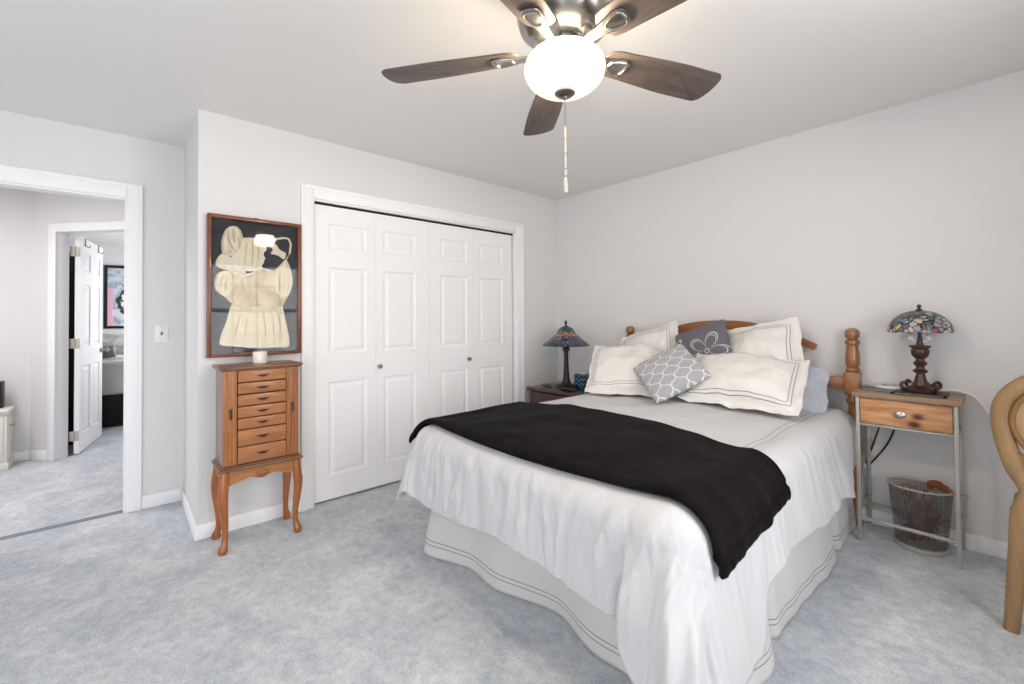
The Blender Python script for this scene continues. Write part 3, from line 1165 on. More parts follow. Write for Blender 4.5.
# ------------------------------------------------------------------ bed
bed = tag(empty('bed', (1.67, -1.1, 0)), 'full size bed with maple post headboard and white lined skirt against the wall', 'bed')
BC = Vector((-1.67, 1.1, 0))
hb = empty('headboard', (0, 0, 0))
hb.parent = bed
POST = [(0.034, 0.0), (0.036, 0.02), (0.030, 0.05), (0.024, 0.10), (0.026, 0.16), (0.034, 0.30), (0.038, 0.42), (0.034, 0.55), (0.026, 0.66), (0.024, 0.70), (0.034, 0.715), (0.036, 0.728), (0.028, 0.745), (0.030, 0.765)]
POSTU = [(0.030, 0.895), (0.034, 0.902), (0.036, 0.912), (0.027, 0.924), (0.033, 0.936), (0.036, 0.950), (0.0365, 0.975), (0.034, 1.01), (0.029, 1.045), (0.028, 1.055), (0.036, 1.060), (0.038, 1.070), (0.036, 1.082), (0.024, 1.090), (0.030, 1.096), (0.037, 1.112), (0.038, 1.128), (0.032, 1.146), (0.018, 1.156), (0, 1.159)]
for px in (0.907, 2.433):
    mb = MB()
    mb.lathe(POST, (px, -0.08, 0), 28)
    mb.box((px - .039, -.119, 0.762), (px + .039, -.041, 0.897), 0.008, 3)
    mb.lathe(POSTU, (px, -0.08, 0), 28)
    mb.build('post', M['post'], hb, loc=BC)
# arched top rail with scrolled ends
arch = []
NA = 28
for i in range(NA + 1):
    s = -1 + 2 * i / NA
    x = 1.67 + s * 0.588
    arch.append((x, 1.205 - 0.155 * abs(s) ** 2.2))
low = []
for i in range(NA + 1):
    s = 1 - 2 * i / NA
    x = 1.67 + s * 0.570
    low.append((x, 1.205 - 0.155 * abs(s) ** 2.2 - 0.036 - 0.05 * (1 - abs(s))))
mb = MB()
mb.prism(arch + low, (0, -0.062, 0), (1, 0, 0), (0, 0, 1), 0.036, 0.008)
mb.build('arch_rail', M['postx'], hb, loc=BC)
mb = MB()
mb.box((0.94, -0.097, 0.790), (2.40, -0.065, 0.862), 0.006)
mb.build('cross_rail', M['postx'], hb, loc=BC)
for k in range(7):
    s = -1 + 2 * (k + .5) / 7
    x = 1.67 + s * 0.5
    zt = 1.205 - 0.155 * abs(s * .83) ** 2.2 - 0.06
    mb = MB()
    hh = zt - 0.862
    mb.lathe([(0.010, 0), (0.014, hh * .1), (0.011, hh * .2), (0.018, hh * .5), (0.011, hh * .8), (0.014, hh * .9), (0.010, hh)], (x, -0.081, 0.862), 14)
    mb.build('spindle', M['post'], hb, loc=BC)
MX0, MX1, MY0, MY1 = 0.985, 2.385, -2.050, -0.13
mb = MB()
mb.box((MX0 + .01, MY0 + .08, 0.10), (MX1 - .01, MY1, 0.36), 0.03, 3)
mb.build('box_spring', M['mattress'], bed, loc=BC)
mb = MB()
mb.box((MX0, MY0, 0.362), (MX1, MY1, 0.625), 0.05, 4)
mb.build('mattress', M['mattress'], bed, loc=BC)
for x in (MX0 + .15, MX1 - .15):
    for y in (MY0 + .2, MY1 - .2):
        mb = MB()
        mb.lathe([(0, 0), (.026, 0), (.03, .01), (.03, .10), (0, .10)], (x, y, 0), 12)
        mb.build('leg', M['black'], bed, loc=BC)


# skirt: runs left side, foot, right side
SX0, SX1, SY0, SY1 = 0.975, 2.400, -2.025, -0.14
LSIDE = SY1 - SY0
LFOOT = SX1 - SX0
PER = 2 * LSIDE + LFOOT


def skirt(u, v):
    p = u * PER
    z = 0.37 * (1 - v)
    hang = v
    if p < LSIDE:
        b = Vector((SX0, SY1 - p, 0))
        n = Vector((-1, 0, 0))
        loc_s = p
    elif p < LSIDE + LFOOT:
        b = Vector((SX0 + p - LSIDE, SY0, 0))
        n = Vector((0, -1, 0))
        loc_s = p
    else:
        b = Vector((SX1, SY0 + (p - LSIDE - LFOOT), 0))
        n = Vector((1, 0, 0))
        loc_s = p
    w = 0.0
    if LSIDE <= p <= LSIDE + LFOOT:
        q = (p - LSIDE)
        # hem stands out at the left corner, tucks in after it, then runs straight
        w = 0.100 * exp(-((q - 0.03) / 0.20) ** 2) + 0.030 * exp(-((q - 0.48) / 0.11) ** 2) - 0.062 * exp(-((q - 0.80) / 0.14) ** 2)
    elif p > LSIDE + LFOOT:
        q = p - LSIDE - LFOOT
        w = 0.040 + 0.012 * sin(q * 6 + .6) - 0.10 * exp(-((q - 0.50) / 0.035) ** 2) + 0.03 * exp(-((q - 0.38) / 0.10) ** 2) - 0.05 * exp(-((q - 1.45) / 0.04) ** 2)
    else:
        w = 0.02 * sin(p * 8)
    w *= min(1.0, max(0.0, hang)) ** 0.8
    w += 0.010 * noise.noise(Vector((loc_s * 7, z * 1.5, 5.0))) * (0.3 + hang)
    P_ = b + n * (w + 0.008)
    P_.z = max(0.003, z + 0.003)
    return P_ + BC


mb = MB()
mb.grid(skirt, 330, 24, uvfn=lambda u, v: (u * PER, 0.37 * (1 - v)))
so = mb.build('bed_skirt', M['skirt'], bed, angle=80)
md = so.modifiers.new('thickness', 'SOLIDIFY')
md.thickness = 0.004
md.offset = 1

# ------------------------------------------------------------------ comforter: a sheet laid over the mattress
ZT = 0.678            # underside level of the puffed top
RR = 0.105            # rounding at the mattress edge
IX0, IX1, IY0 = 1.03, 2.36, -2.095     # inner rectangle the sheet rolls over


def drape(Us, Vs, lift=0.0, fold=1.0, fine=1.0):
    """flat sheet coordinates (metres) -> point on the bed; beyond the inner rectangle the sheet rolls over and hangs"""
    qx = min(max(Us, IX0), IX1)
    qy = max(Vs, IY0)
    dx, dy = Us - qx, Vs - qy
    d = sqrt(dx * dx + dy * dy)
    puff = 0.020 * noise.noise(Vector((Us * 2.2, Vs * 2.2, 1.7))) + 0.010 * noise.noise(Vector((Us * 7, Vs * 5, 4.2))) * fine
    if d < 1e-6:
        edge = min(Us - IX0, IX1 - Us, Vs - IY0)
        crown = 0.022 * smooth(edge / 0.5)
        return Vector((Us, Vs, ZT + crown + puff * smooth(edge / .1 + .4) + lift))
    n = Vector((dx / d, dy / d, 0))
    diagn = 2 * abs(n.x * n.y)             # 1 on the corner diagonal
    left = dx < 0
    d *= 1 - diagn * (0.10 if left else -0.06)     # the sheet's corners are rounded
    if left and d > 0.44:
        d = 0.44 + (d - 0.44) * 0.35
    head = smooth((-Vs - 0.30) / 0.16) if abs(n.y) < 0.3 else 1.0     # tucked in at the head end
    arc = RR * pi / 2
    q = Vector((qx, qy, 0))
    s = Us if abs(n.y) > abs(n.x) else Vs  # along the edge
    ang = math.atan2(n.y, n.x)
    foot = smooth((-n.y - 0.2) / 0.5)
    if d < arc:
        a = d / RR
        P_ = q + n * (RR * sin(a))
        z = ZT - RR * (1 - cos(a))
        nn = n * sin(a) + Vector((0, 0, cos(a)))
        hang = 0.0
    else:
        hang = d - arc
        flare = (0.15 + 0.16 * diagn) * (0.15 + 0.85 * head) - 0.10 * foot * (1 - diagn)
        P_ = q + n * (RR + hang * flare)
        z = ZT - RR - hang * sqrt(1 - flare * flare)
        nn = (n + Vector((0, 0, flare))).normalized()
    h = smooth(hang / 0.26) * (0.15 + 0.85 * head)
    h2 = smooth((d - 0.03) / 0.20)
    # folds running down the drop: along straight edges by position, round the corners by angle
    key = s * 6.5 + ang * 2.4
    fold_ = 0.017 * sin(key * 1.0 + 1.6 * noise.noise(Vector((key * .35, d * 1.2, 9.0)))) * h * (0.55 - .40 * foot)
    fold_ += (0.020 - .006 * foot) * noise.noise(Vector((key * 1.1, d * 1.2, 2.0))) * h
    if diagn > 0.001:
        fold_ += (0.034 if not left else 0.012) * diagn * sin(ang * 5.2 + 0.9) * h
    if not left:
        fold_ += 0.013 * diagn * sin(ang * 15 + 1.5 * noise.noise(Vector((ang * 2, d * 3, 4.4)))) * h
    # the big lobe of cloth at the foot corner on the side table side
    if foot > 0:
        lobe = smooth((Us - 2.235) / 0.045) * (1 - 0.6 * smooth((Us - 2.33) / 0.20))
        crease = exp(-((Us - 2.240 + 0.05 * (hang - .2)) / 0.020) ** 2)
        fold_ += (0.055 * lobe * smooth(hang / 0.22) - 0.022 * crease * smooth(hang / .12)) * foot
    # gathers: short narrow wrinkles starting at the edge
    if n.y < -0.3:
        w_ = Us + 0.05 * noise.noise(Vector((Us * 3, d * 3, 1.0)))
        g = 0.016 * noise.noise(Vector((w_ * 12, d * 2.6, 6.0))) + 0.013 * noise.noise(Vector((w_ * 30 + d * 6, d * 5.0, 8.0))) + 0.005 * noise.noise(Vector((w_ * 60 - d * 14, d * 9.0, 4.0)))
        g += 0.012 * (abs(noise.noise(Vector((w_ * 9 - d * 4, d * 1.5, 3.0)))) - .25)
    else:
        w_ = Vs + 0.04 * noise.noise(Vector((Vs * 3, d * 3, 1.0)))
        g = 0.009 * noise.noise(Vector((w_ * 13, d * 1.6, 6.0))) + 0.007 * noise.noise(Vector((w_ * 27, d * 2.5, 8.0)))
    g *= 1 - 0.65 * smooth((hang - 0.12) / 0.17)
    P_ = P_ + nn * (fold_ * fold + g * h2 * fine + lift + puff * 0.3)
    P_.z += z
    return P_


UL0, UR1 = 0.590, 2.775       # sheet edges left / right
VF, VH = -2.505, -0.155       # foot / head


def comforter(u, v):
    Us = UL0 + (UR1 - UL0) * u
    Vs = VF + (VH - VF) * v
    # uneven hem
    k = 0.0
    if Us > IX1:
        f = (Us - IX1) / (UR1 - IX1)
        Us = IX1 + (Us - IX1) * (0.93 + 0.06 * smooth((-Vs - 0.3) / 1.4) + 0.05 * sin(Vs * 6.5 + 1.6) * f + 0.02 * sin(Vs * 17) * f + 0.16 * exp(-((Vs + 0.52) / 0.12) ** 2) * f - 0.10 * smooth((Vs + .42) / .2) * f + 0.34 * smooth((-Vs - 1.72) / .12) * f)
    if Vs < IY0:
        f = (IY0 - Vs) / (IY0 - VF)
        Vs = IY0 - (IY0 - Vs) * (1.0 + 0.05 * sin(Us * 6 + .5) * f + 0.30 * smooth((Us - 2.24) / .13) * f)
    return drape(Us, Vs)


mb = MB()
mb.grid(comforter, 260, 250, uvfn=lambda u, v: (UL0 + (UR1 - UL0) * u, VF + (VH - VF) * v))
co = tag(mb.build('comforter', M['comforter'], angle=80), 'white puffy comforter draped over the bed with its hem hanging', 'comforter')
md = co.modifiers.new('thickness', 'SOLIDIFY')
md.thickness = 0.022
md.offset = -1

# ------------------------------------------------------------------ black throw across the foot end
TA, TB, TC_, TD = (0.800, -1.490), (2.545, -1.470), (2.600, -2.085), (0.885, -2.150)   # back-left, back-right, front-right, front-left (sheet metres)


def throw(u, v):
    # u left to right, v front to back
    fl, fr, bl, br = Vector(TD), Vector(TC_), Vector(TA), Vector(TB)
    p = (fl * (1 - u) + fr * u) * (1 - v) + (bl * (1 - u) + br * u) * v
    # front edge bows toward the foot, back edge toward the head in the middle
    p.y += (-0.040 * sin(pi * u) - 0.115 * exp(-(u / 0.050) ** 2) + 0.045 * (1 - u) ** 3) * (1 - v) + 0.105 * sin(pi * min(1, u * 1.05)) * v
    l = 0.026 + 0.004 * noise.noise(Vector((u * 9, v * 5, 7.7)))
    # plush folded border at the ends
    for e_, w in ((u, 0.022), (1 - u, 0.026)):
        if e_ < w:
            l += 0.005 * sin(pi * e_ / w)
        elif e_ < w + .006:
            l -= 0.004
    for e_ in (v, 1 - v):
        if e_ < 0.02:
            l -= 0.010 * (1 - e_ / 0.02)
    return drape(p.x, p.y, l + .004, 1.0, 0.8)


mb = MB()
mb.grid(throw, 230, 70)
th_ = tag(mb.build('throw_blanket', M['plush'], angle=80), 'black plush throw blanket laid across the foot of the bed', 'blanket')
md = th_.modifiers.new('thickness', 'SOLIDIFY')
md.thickness = 0.016
md.offset = -0.4


# ------------------------------------------------------------------ pillows
def pillow(name, center, right, up, w, h, T, mat, label, cat='pillow', flange=0.0, pinch=0.05, seed=0, sag=0.0, group=None, wr=0.018, pw=2.0, cr=0.045):
    r = Vector(right).normalized()
    u_ = Vector(up)
    u_ = (u_ - r * u_.dot(r)).normalized()
    nn = r.cross(u_)
    N = 44
    bm = bmesh.new()
    uv1 = bm.loops.layers.uv.new('UVMap')
    uv2 = bm.loops.layers.uv.new('edge')
    grids = []
    for side in (1, -1):
        g = []
        for j in range(N + 1):
            row = []
            for i in range(N + 1):
                a = -1 + 2 * i / N
                b = -1 + 2 * j / N
                # denser toward the edges
                a = sin(a * pi / 2) * .55 + a * .45
                b = sin(b * pi / 2) * .55 + b * .45
                x = a * w / 2 * (1 - pinch * (1 - abs(b) ** 2) * abs(a) ** 3)
                y = b * h / 2 * (1 - pinch * (1 - abs(a) ** 2) * abs(b) ** 3)
                x *= 1 - cr * (a * b) ** 4
                y *= 1 - cr * (a * b) ** 4
                ed = min(w / 2 * (1 - abs(a)), h / 2 * (1 - abs(b)))
                rip = 0.55 * wr if flange else 0.25 * wr
                x += rip * noise.noise(Vector((y * 11, seed * 3.1, 1.0))) * abs(a) ** 6
                y += rip * noise.noise(Vector((x * 11, seed * 5.7, 2.0))) * abs(b) ** 6
                ai = min(1.0, abs(a) * (w / 2) / (w / 2 - flange)) if flange else abs(a)
                bi = min(1.0, abs(b) * (h / 2) / (h / 2 - flange)) if flange else abs(b)
                tt = T / 2 * ((1 - ai ** pw) * (1 - bi ** pw)) ** 0.5
                tt += 0.003
                if i in (0, N) or j in (0, N):
                    tt = 0.0
                wv = wr * noise.noise(Vector((x * 9 + seed, y * 9, seed * 1.3))) + wr * .5 * noise.noise(Vector((x * 22 + seed, y * 22, seed * 2.3)))
                common = wr * (1.2 * noise.noise(Vector((x * 6, y * 6, seed + 20.0))) + 1.0 * noise.noise(Vector((x * 17, y * 17, seed + 31.0))) * max(abs(a), abs(b)) ** 5) * (1 if flange else 0.3)
                z = side * tt + common + (wv * min(1, tt / 0.02) if side > 0 else 0)
                z -= sag * (x / (w / 2)) ** 2
                P_ = r * x + u_ * y + nn * z
                if side < 0 and (i in (0, N) or j in (0, N)):
                    row.append(grids[0][j][i])
                else:
                    vv = bm.verts.new(P_)
                    row.append((vv, (x, y), ed))
            g.append(row)
        grids.append(g)
        for j in range(N):
            for i in range(N):
                q = [g[j][i], g[j][i + 1], g[j + 1][i + 1], g[j + 1][i]]
                f = bm.faces.new([k[0] for k in q] if side > 0 else [k[0] for k in q][::-1])
                qq = q if side > 0 else q[::-1]
                for lp, k in zip(f.loops, qq):
                    lp[uv1].uv = k[1]
                    lp[uv2].uv = (k[2], 0)
    me = bpy.data.meshes.new(name)
    bm.to_mesh(me)
    bm.free()
    me.materials.append(mat)
    for p in me.polygons:
        p.use_smooth = True
    o = bpy.data.objects.new(name, me)
    COL.objects.link(o)
    o.location = center
    return tag(o, label, cat, group)


# back row
pillow('pillow_sham', (1.190, -0.250, 0.930), (0.95, 0.02, 0.27), (-0.26, 0.34, 0.9), 0.54, 0.46, 0.23, M['sham'],
       'white lined pillow leaning on the headboard nearest the corner', flange=0.03, seed=1)
pillow('pillow_sham', (1.992, -0.258, 0.975), (0.975, -0.02, 0.20), (-0.18, 0.36, 0.9), 0.50, 0.46, 0.23, M['sham'],
       'white lined pillow leaning on the headboard beside the tall bedpost', flange=0.035, seed=2)
pillow('sleeping_pillow', (2.075, -0.275, 0.795), (0.97, 0.10, -0.06), (0.02, 0.50, 0.85), 0.57, 0.32, 0.15, M['bluegrey'],
       'pale blue grey pillow poking out behind the white pillows', seed=3, wr=0.046, cr=0.10)
pillow('throw_cushion', (1.668, -0.360, 0.985), (0.93, 0.04, 0.33), (-0.13, 0.33, 0.93), 0.38, 0.40, 0.13, M['flower'],
       'dark grey square cushion with a white outlined flower', 'cushion', seed=4, wr=0.004)
# front row
pillow('pillow_sham', (1.265, -0.640, 0.860), (0.88, 0.42, 0.0), (-0.20, 0.76, 0.62), 0.60, 0.50, 0.22, M['sham'],
       'white pillow lying on the bed beside the blue and red glass lamp', flange=0.03, seed=5)
pillow('pillow_sham', (1.988, -0.555, 0.848), (0.985, 0.13, -0.035), (-0.03, 0.80, 0.58), 0.66, 0.46, 0.23, M['sham'],
       'large white pillow with grey border lines lying in front beside the trellis cushion', flange=0.04, seed=6)
pillow('throw_cushion', (1.618, -0.730, 0.882), (0.66, 0.58, 0.47), (-0.74, 0.46, 0.48), 0.375, 0.375, 0.13, M['trellis'],
       'light grey cushion with white trellis pattern standing on one corner', 'cushion', seed=8, wr=0.004, cr=0.05)

# ------------------------------------------------------------------ jewellery armoire
arm = tag(empty('jewelry_armoire', (0.17, -2.745, 0)), 'tall narrow oak jewelry cabinet with seven drawers on curved legs', 'cabinet')
AX0, AX1, AY0, AY1 = -0.115, 0.118, -0.186, 0.186    # body footprint (local)


def cab_leg(sx, sy):
    mb = MB()
    x, y = sx * 0.105 + 0.0, sy * 0.176
    d = Vector((sx * 0.62, sy * 0.62, 0)) if True else None
    prof = [(0.425, 0.0, .020), (0.36, 0.006, .0225), (0.31, 0.014, .0235), (0.26, 0.013, .0215), (0.20, 0.005, .0185), (0.14, -0.004, .0155), (0.085, -0.006, .0135), (0.05, 0.0, .0150), (0.028, 0.010, .0200), (0.012, 0.014, .0215), (0.002, 0.013, .0180)]
    pts = [(x + d.x * o, y + d.y * o, z) for z, o, r in prof]
    mb.tube(pts, [r * 1.08 for z, o, r in prof], 14)
    return mb


for sx in (-1, 1):
    for sy in (-1, 1):
        cab_leg(sx, sy).build('leg', M['leg'], arm)


def scallop(L, top, n=24):
    pts = [(-L / 2, top), (-L / 2, 0.345)]
    for i in range(n + 1):
        s = -1 + 2 * i / n
        z = 0.352 + 0.032 * (1 - smooth((abs(s) - .25) / .65)) - 0.026 * exp(-(s / 0.26) ** 2)
        pts.append((s * (L / 2 - .012), z))
    pts += [(L / 2, 0.345), (L / 2, top)]
    return pts


mb = MB()
mb.prism(scallop(0.35, 0.432), (0.100, 0, 0), (0, 1, 0), (0, 0, 1), 0.014, 0.002)
mb.prism(scallop(0.35, 0.432), (-0.114, 0, 0), (0, 1, 0), (0, 0, 1), 0.014, 0.002)
for s in (-1, 1):
    mb.prism(scallop(0.20, 0.432), (0, s * 0.180 - 0.007, 0), (-1, 0, 0), (0, 0, 1), 0.014, 0.002)
ap = mb.build('apron', M['oak_h'], arm)
mb = MB()
for k in range(7):
    a = -1.05 + 2.1 * k / 6
    mb.tube([(0.113, 0.0, 0.398), (0.121, 0.019 * sin(a), 0.398 - 0.014 * cos(a)), (0.114, 0.034 * sin(a), 0.398 - 0.030 * cos(a))], [0.003, 0.006, 0.004], 8)
mb.tube([(0.113, -0.038, 0.398), (0.118, -0.02, 0.404), (0.119, 0, 0.402), (0.118, 0.02, 0.404), (0.113, 0.038, 0.398)], [0.002, .005, .006, .005, .002], 8)
mb.build('shell_carving', M['oak_h'], ap)
mb = MB()
mb.box((-0.128, -0.206, 0.426), (0.136, 0.206, 0.443), 0.006, 3)
mb.box((-0.120, -0.195, 0.442), (0.126, 0.195, 0.452), 0.003, 2)
mb.build('base_ledge', M['oakd'], arm)
mb = MB()
mb.box((AX0, AY0, 0.450), (AX1 - .014, AY0 + .013, 0.966), 0.002)
mb.box((AX0, AY1 - .013, 0.450), (AX1 - .014, AY1, 0.966), 0.002)
mb.box((AX0, AY0 + .013, 0.450), (AX0 + .010, AY1 - .013, 0.966))
mb.box((AX0 + .01, AY0 + .013, 0.450), (AX1 - .016, AY1 - .013, 0.458))
mb.build('carcass', M['oakside'], arm)
mb = MB()
mb.box((AX0 + .012, -0.124, 0.452), (AX1 - .016, -0.119, 0.964))
mb.box((AX0 + .012, 0.119, 0.452), (AX1 - .016, 0.124, 0.964))
mb.build('divider', M['oakd'], arm)
# side doors at the front left and right, with fluted fronts
for s in (-1, 1):
    mb = MB()
    a, b = sorted((s * 0.186, s * 0.122))
    mb.box((AX1 - .014, a, 0.455), (AX1, b, 0.963), 0.002)
    for k in (0.22, 0.50, 0.78):
        y = a + (b - a) * k
        mb.tube([(AX1, y, 0.47), (AX1, y, 0.95)], 0.0065, 8, flat=(1.0, 0.75), up=(0, 1, 0))
    dr = mb.build('side_door', M['oak'], arm)
    mb = MB()
    y = s * 0.152
    mb.tube([(AX1 + .006, y, 0.748), (AX1 + .014, y, 0.742), (AX1 + .018, y, 0.722), (AX1 + .012, y, 0.706)], [0.003, .004, .005, .004], 8)
    mb.box((AX1 + .003, y - .006, 0.738), (AX1 + .009, y + .006, 0.760), 0.002)
    mb.build('pull', M['bronze'], dr)
DZS = [0.959, 0.893, 0.829, 0.765, 0.701, 0.639, 0.548, 0.456]
for z1, z0 in zip(DZS[:-1], DZS[1:]):
    mb = MB()
    mb.box((AX0 + .02, -0.117, z0 + .008), (AX1 - .004, 0.117, z1 - .003), 0.001)
    mb.box((AX1 - .006, -0.1185, z0 + .0035), (AX1 + .008, 0.1185, z1 - .0015), 0.004, 3)
    dr = mb.build('drawer', M['oak_h'], arm)
    zc = (z0 + z1) / 2 + .002
    mb = MB()
    mb.tube([(AX1 + .009, -0.030, zc + .004), (AX1 + .010, -0.022, zc), (AX1 + .018, -0.012, zc - .004), (AX1 + .020, 0, zc - .005), (AX1 + .018, 0.012, zc - .004), (AX1 + .010, 0.022, zc), (AX1 + .009, 0.030, zc + .004)], [.0018, .003, .0026, .0034, .0026, .003, .0018], 8)
    mb.prism([(-.016, 0), (-.008, .006), (0, .003), (.008, .006), (.016, 0), (.008, -.006), (0, -.009), (-.008, -.006)], (AX1 + .007, 0, zc), (0, 1, 0), (0, 0, 1), 0.003)
    mb.build('handle', M['bronze'], dr)
mb = MB()
mb.box((-0.128, -0.206, 0.965), (0.138, 0.206, 0.983), 0.007, 3)
mb.box((-0.120, -0.196, 0.958), (0.126, 0.196, 0.967), 0.003)
mb.build('top', M['oakd'], arm)

# candle
cd = tag(empty('candle', (0.165, -2.733, 0.983)), 'white wax candle in a small glass jar on the jewelry cabinet', 'candle')
mb = MB()
mb.lathe([(0, 0.001), (.0345, 0.001), (.036, .004), (.037, .05), (.037, .066), (.035, .066), (.035, .050), (.0, .048)], seg=32)
mb.build('wax', M['wax'], cd)
mb = MB()
mb.lathe([(0.0385, 0.0005), (.0395, .004), (.0395, .074), (.0385, .076), (.0375, .074), (.0375, .002)], seg=32)
mb.build('jar', M['pane'], cd)
mb = MB()
mb.tube([(0, 0, .046), (0.001, 0, .056)], .0012, 6)
mb.build('wick', M['black'], cd)

# ------------------------------------------------------------------ framed baby dress
pic = tag(empty('shadow_box_picture', (0, -2.7215, 1.432)), 'wood framed shadow box holding an antique cream baby dress and bonnet', 'framed display')
PYC, PZC = -2.7215, 1.432
PW, PH_, FW_, FD = 0.502, 0.826, 0.021, 0.045
mb = MB()
mb.box((0.001, -PW / 2, -PH_ / 2), (FD, -PW / 2 + FW_, PH_ / 2), 0.004)
mb.box((0.001, PW / 2 - FW_, -PH_ / 2), (FD, PW / 2, PH_ / 2), 0.004)
mb.box((0.001, -PW / 2 + FW_, -PH_ / 2), (FD, PW / 2 - FW_, -PH_ / 2 + FW_), 0.004)
mb.box((0.001, -PW / 2 + FW_, PH_ / 2 - FW_), (FD, PW / 2 - FW_, PH_ / 2), 0.004)
mb.build('frame', M['framew'], pic)
mb = MB()
mb.box((0.001, -PW / 2 + FW_ * .8, -PH_ / 2 + FW_ * .8), (0.007, PW / 2 - FW_ * .8, PH_ / 2 - FW_ * .8))
mb.build('backing', M['velvet'], pic)
mb = MB()
mb.box((0.0375, -PW / 2 + FW_ * .8, -PH_ / 2 + FW_ * .8), (0.0395, PW / 2 - FW_ * .8, PH_ / 2 - FW_ * .8))
mb.build('glass', M['picglass'], pic)
crown = [(-2.895, 1.622), (-2.902, 1.682), (-2.889, 1.745), (-2.863, 1.782), (-2.83, 1.791), (-2.803, 1.771), (-2.792, 1.726), (-2.803, 1.669), (-2.83, 1.628), (-2.863, 1.609)]
brim = [(-2.796, 1.725), (-2.671, 1.732), (-2.678, 1.69), (-2.672, 1.666), (-2.690, 1.641), (-2.680, 1.609), (-2.696, 1.568), (-2.71, 1.543), (-2.776, 1.53), (-2.83, 1.54), (-2.85, 1.62), (-2.82, 1.69)]
flap = [(-2.895, 1.622), (-2.816, 1.574), (-2.776, 1.515), (-2.843, 1.518), (-2.927, 1.55)]
bodice = [(-2.921, 1.498), (-2.863, 1.524), (-2.748, 1.516), (-2.699, 1.552), (-2.612, 1.542), (-2.559, 1.612), (-2.529, 1.556), (-2.518, 1.472), (-2.544, 1.388), (-2.574, 1.321), (-2.641, 1.295), (-2.72, 1.319), (-2.782, 1.294), (-2.843, 1.325), (-2.888, 1.377), (-2.933, 1.421)]
skirt_ = [(-2.843, 1.330), (-2.782, 1.310), (-2.72, 1.325), (-2.641, 1.310), (-2.582, 1.326), (-2.559, 1.238), (-2.536, 1.071), (-2.63, 1.062), (-2.727, 1.064), (-2.82, 1.078), (-2.907, 1.096), (-2.875, 1.225)]
bow = [(-2.656, 1.701), (-2.634, 1.690), (-2.612, 1.706), (-2.59, 1.675), (-2.555, 1.654), (-2.567, 1.616), (-2.600, 1.636), (-2.641, 1.646), (-2.630, 1.672)]
RN = (1, .97, .92, .85, .76, .66, .55, .43, .3, .16)
sleeve_l = [(-2.921, 1.498), (-2.880, 1.522), (-2.845, 1.500), (-2.835, 1.44), (-2.850, 1.39), (-2.888, 1.372), (-2.933, 1.421)]
sleeve_r = [(-2.612, 1.535), (-2.559, 1.612), (-2.529, 1.556), (-2.516, 1.472), (-2.540, 1.388), (-2.585, 1.37), (-2.62, 1.42), (-2.63, 1.49)]
for nm, poly, x0, dp, mt, wr_, pl__, pf_ in (('dress_skirt', skirt_, .0075, .011, 'antique_light', .008, .0040, 120), ('dress_bodice', bodice, .009, .013, 'antique', .010, .0022, 190),
                             ('sleeve', sleeve_l, .014, .013, 'antique_light', .012, .004, 130), ('sleeve', sleeve_r, .014, .013, 'antique_light', .012, .004, 130),
                             ('bonnet_brim', brim, .010, .012, 'lace', .008, .002, 170), ('bonnet_crown', crown, .0115, .018, 'lace', .016, .004, 110), ('bonnet_tie', flap, .012, .010, 'lace', .007, .001, 120), ('lace_bow', bow, .0085, .008, 'lace', .008, .0, 1)):
    mb = MB()
    mb.puff([(a - PYC, b - PZC) for a, b in poly], (x0, 0, 0), (0, 1, 0), (0, 0, 1), dp, wr_, RN, 26, pl__, pf_, 9)
    mb.build(nm, M[mt], pic, angle=80)


def trim_line(pts, r=.0032, amp=.004):
    P_ = spline([(0, a - PYC, b - PZC) for a, b in pts], 8)
    return [(x0 + .002 * sin(i * 1.7), p.y + amp * sin(i * 1.25), p.z + amp * cos(i * 1.25) * .6) for i, p in enumerate(P_)]


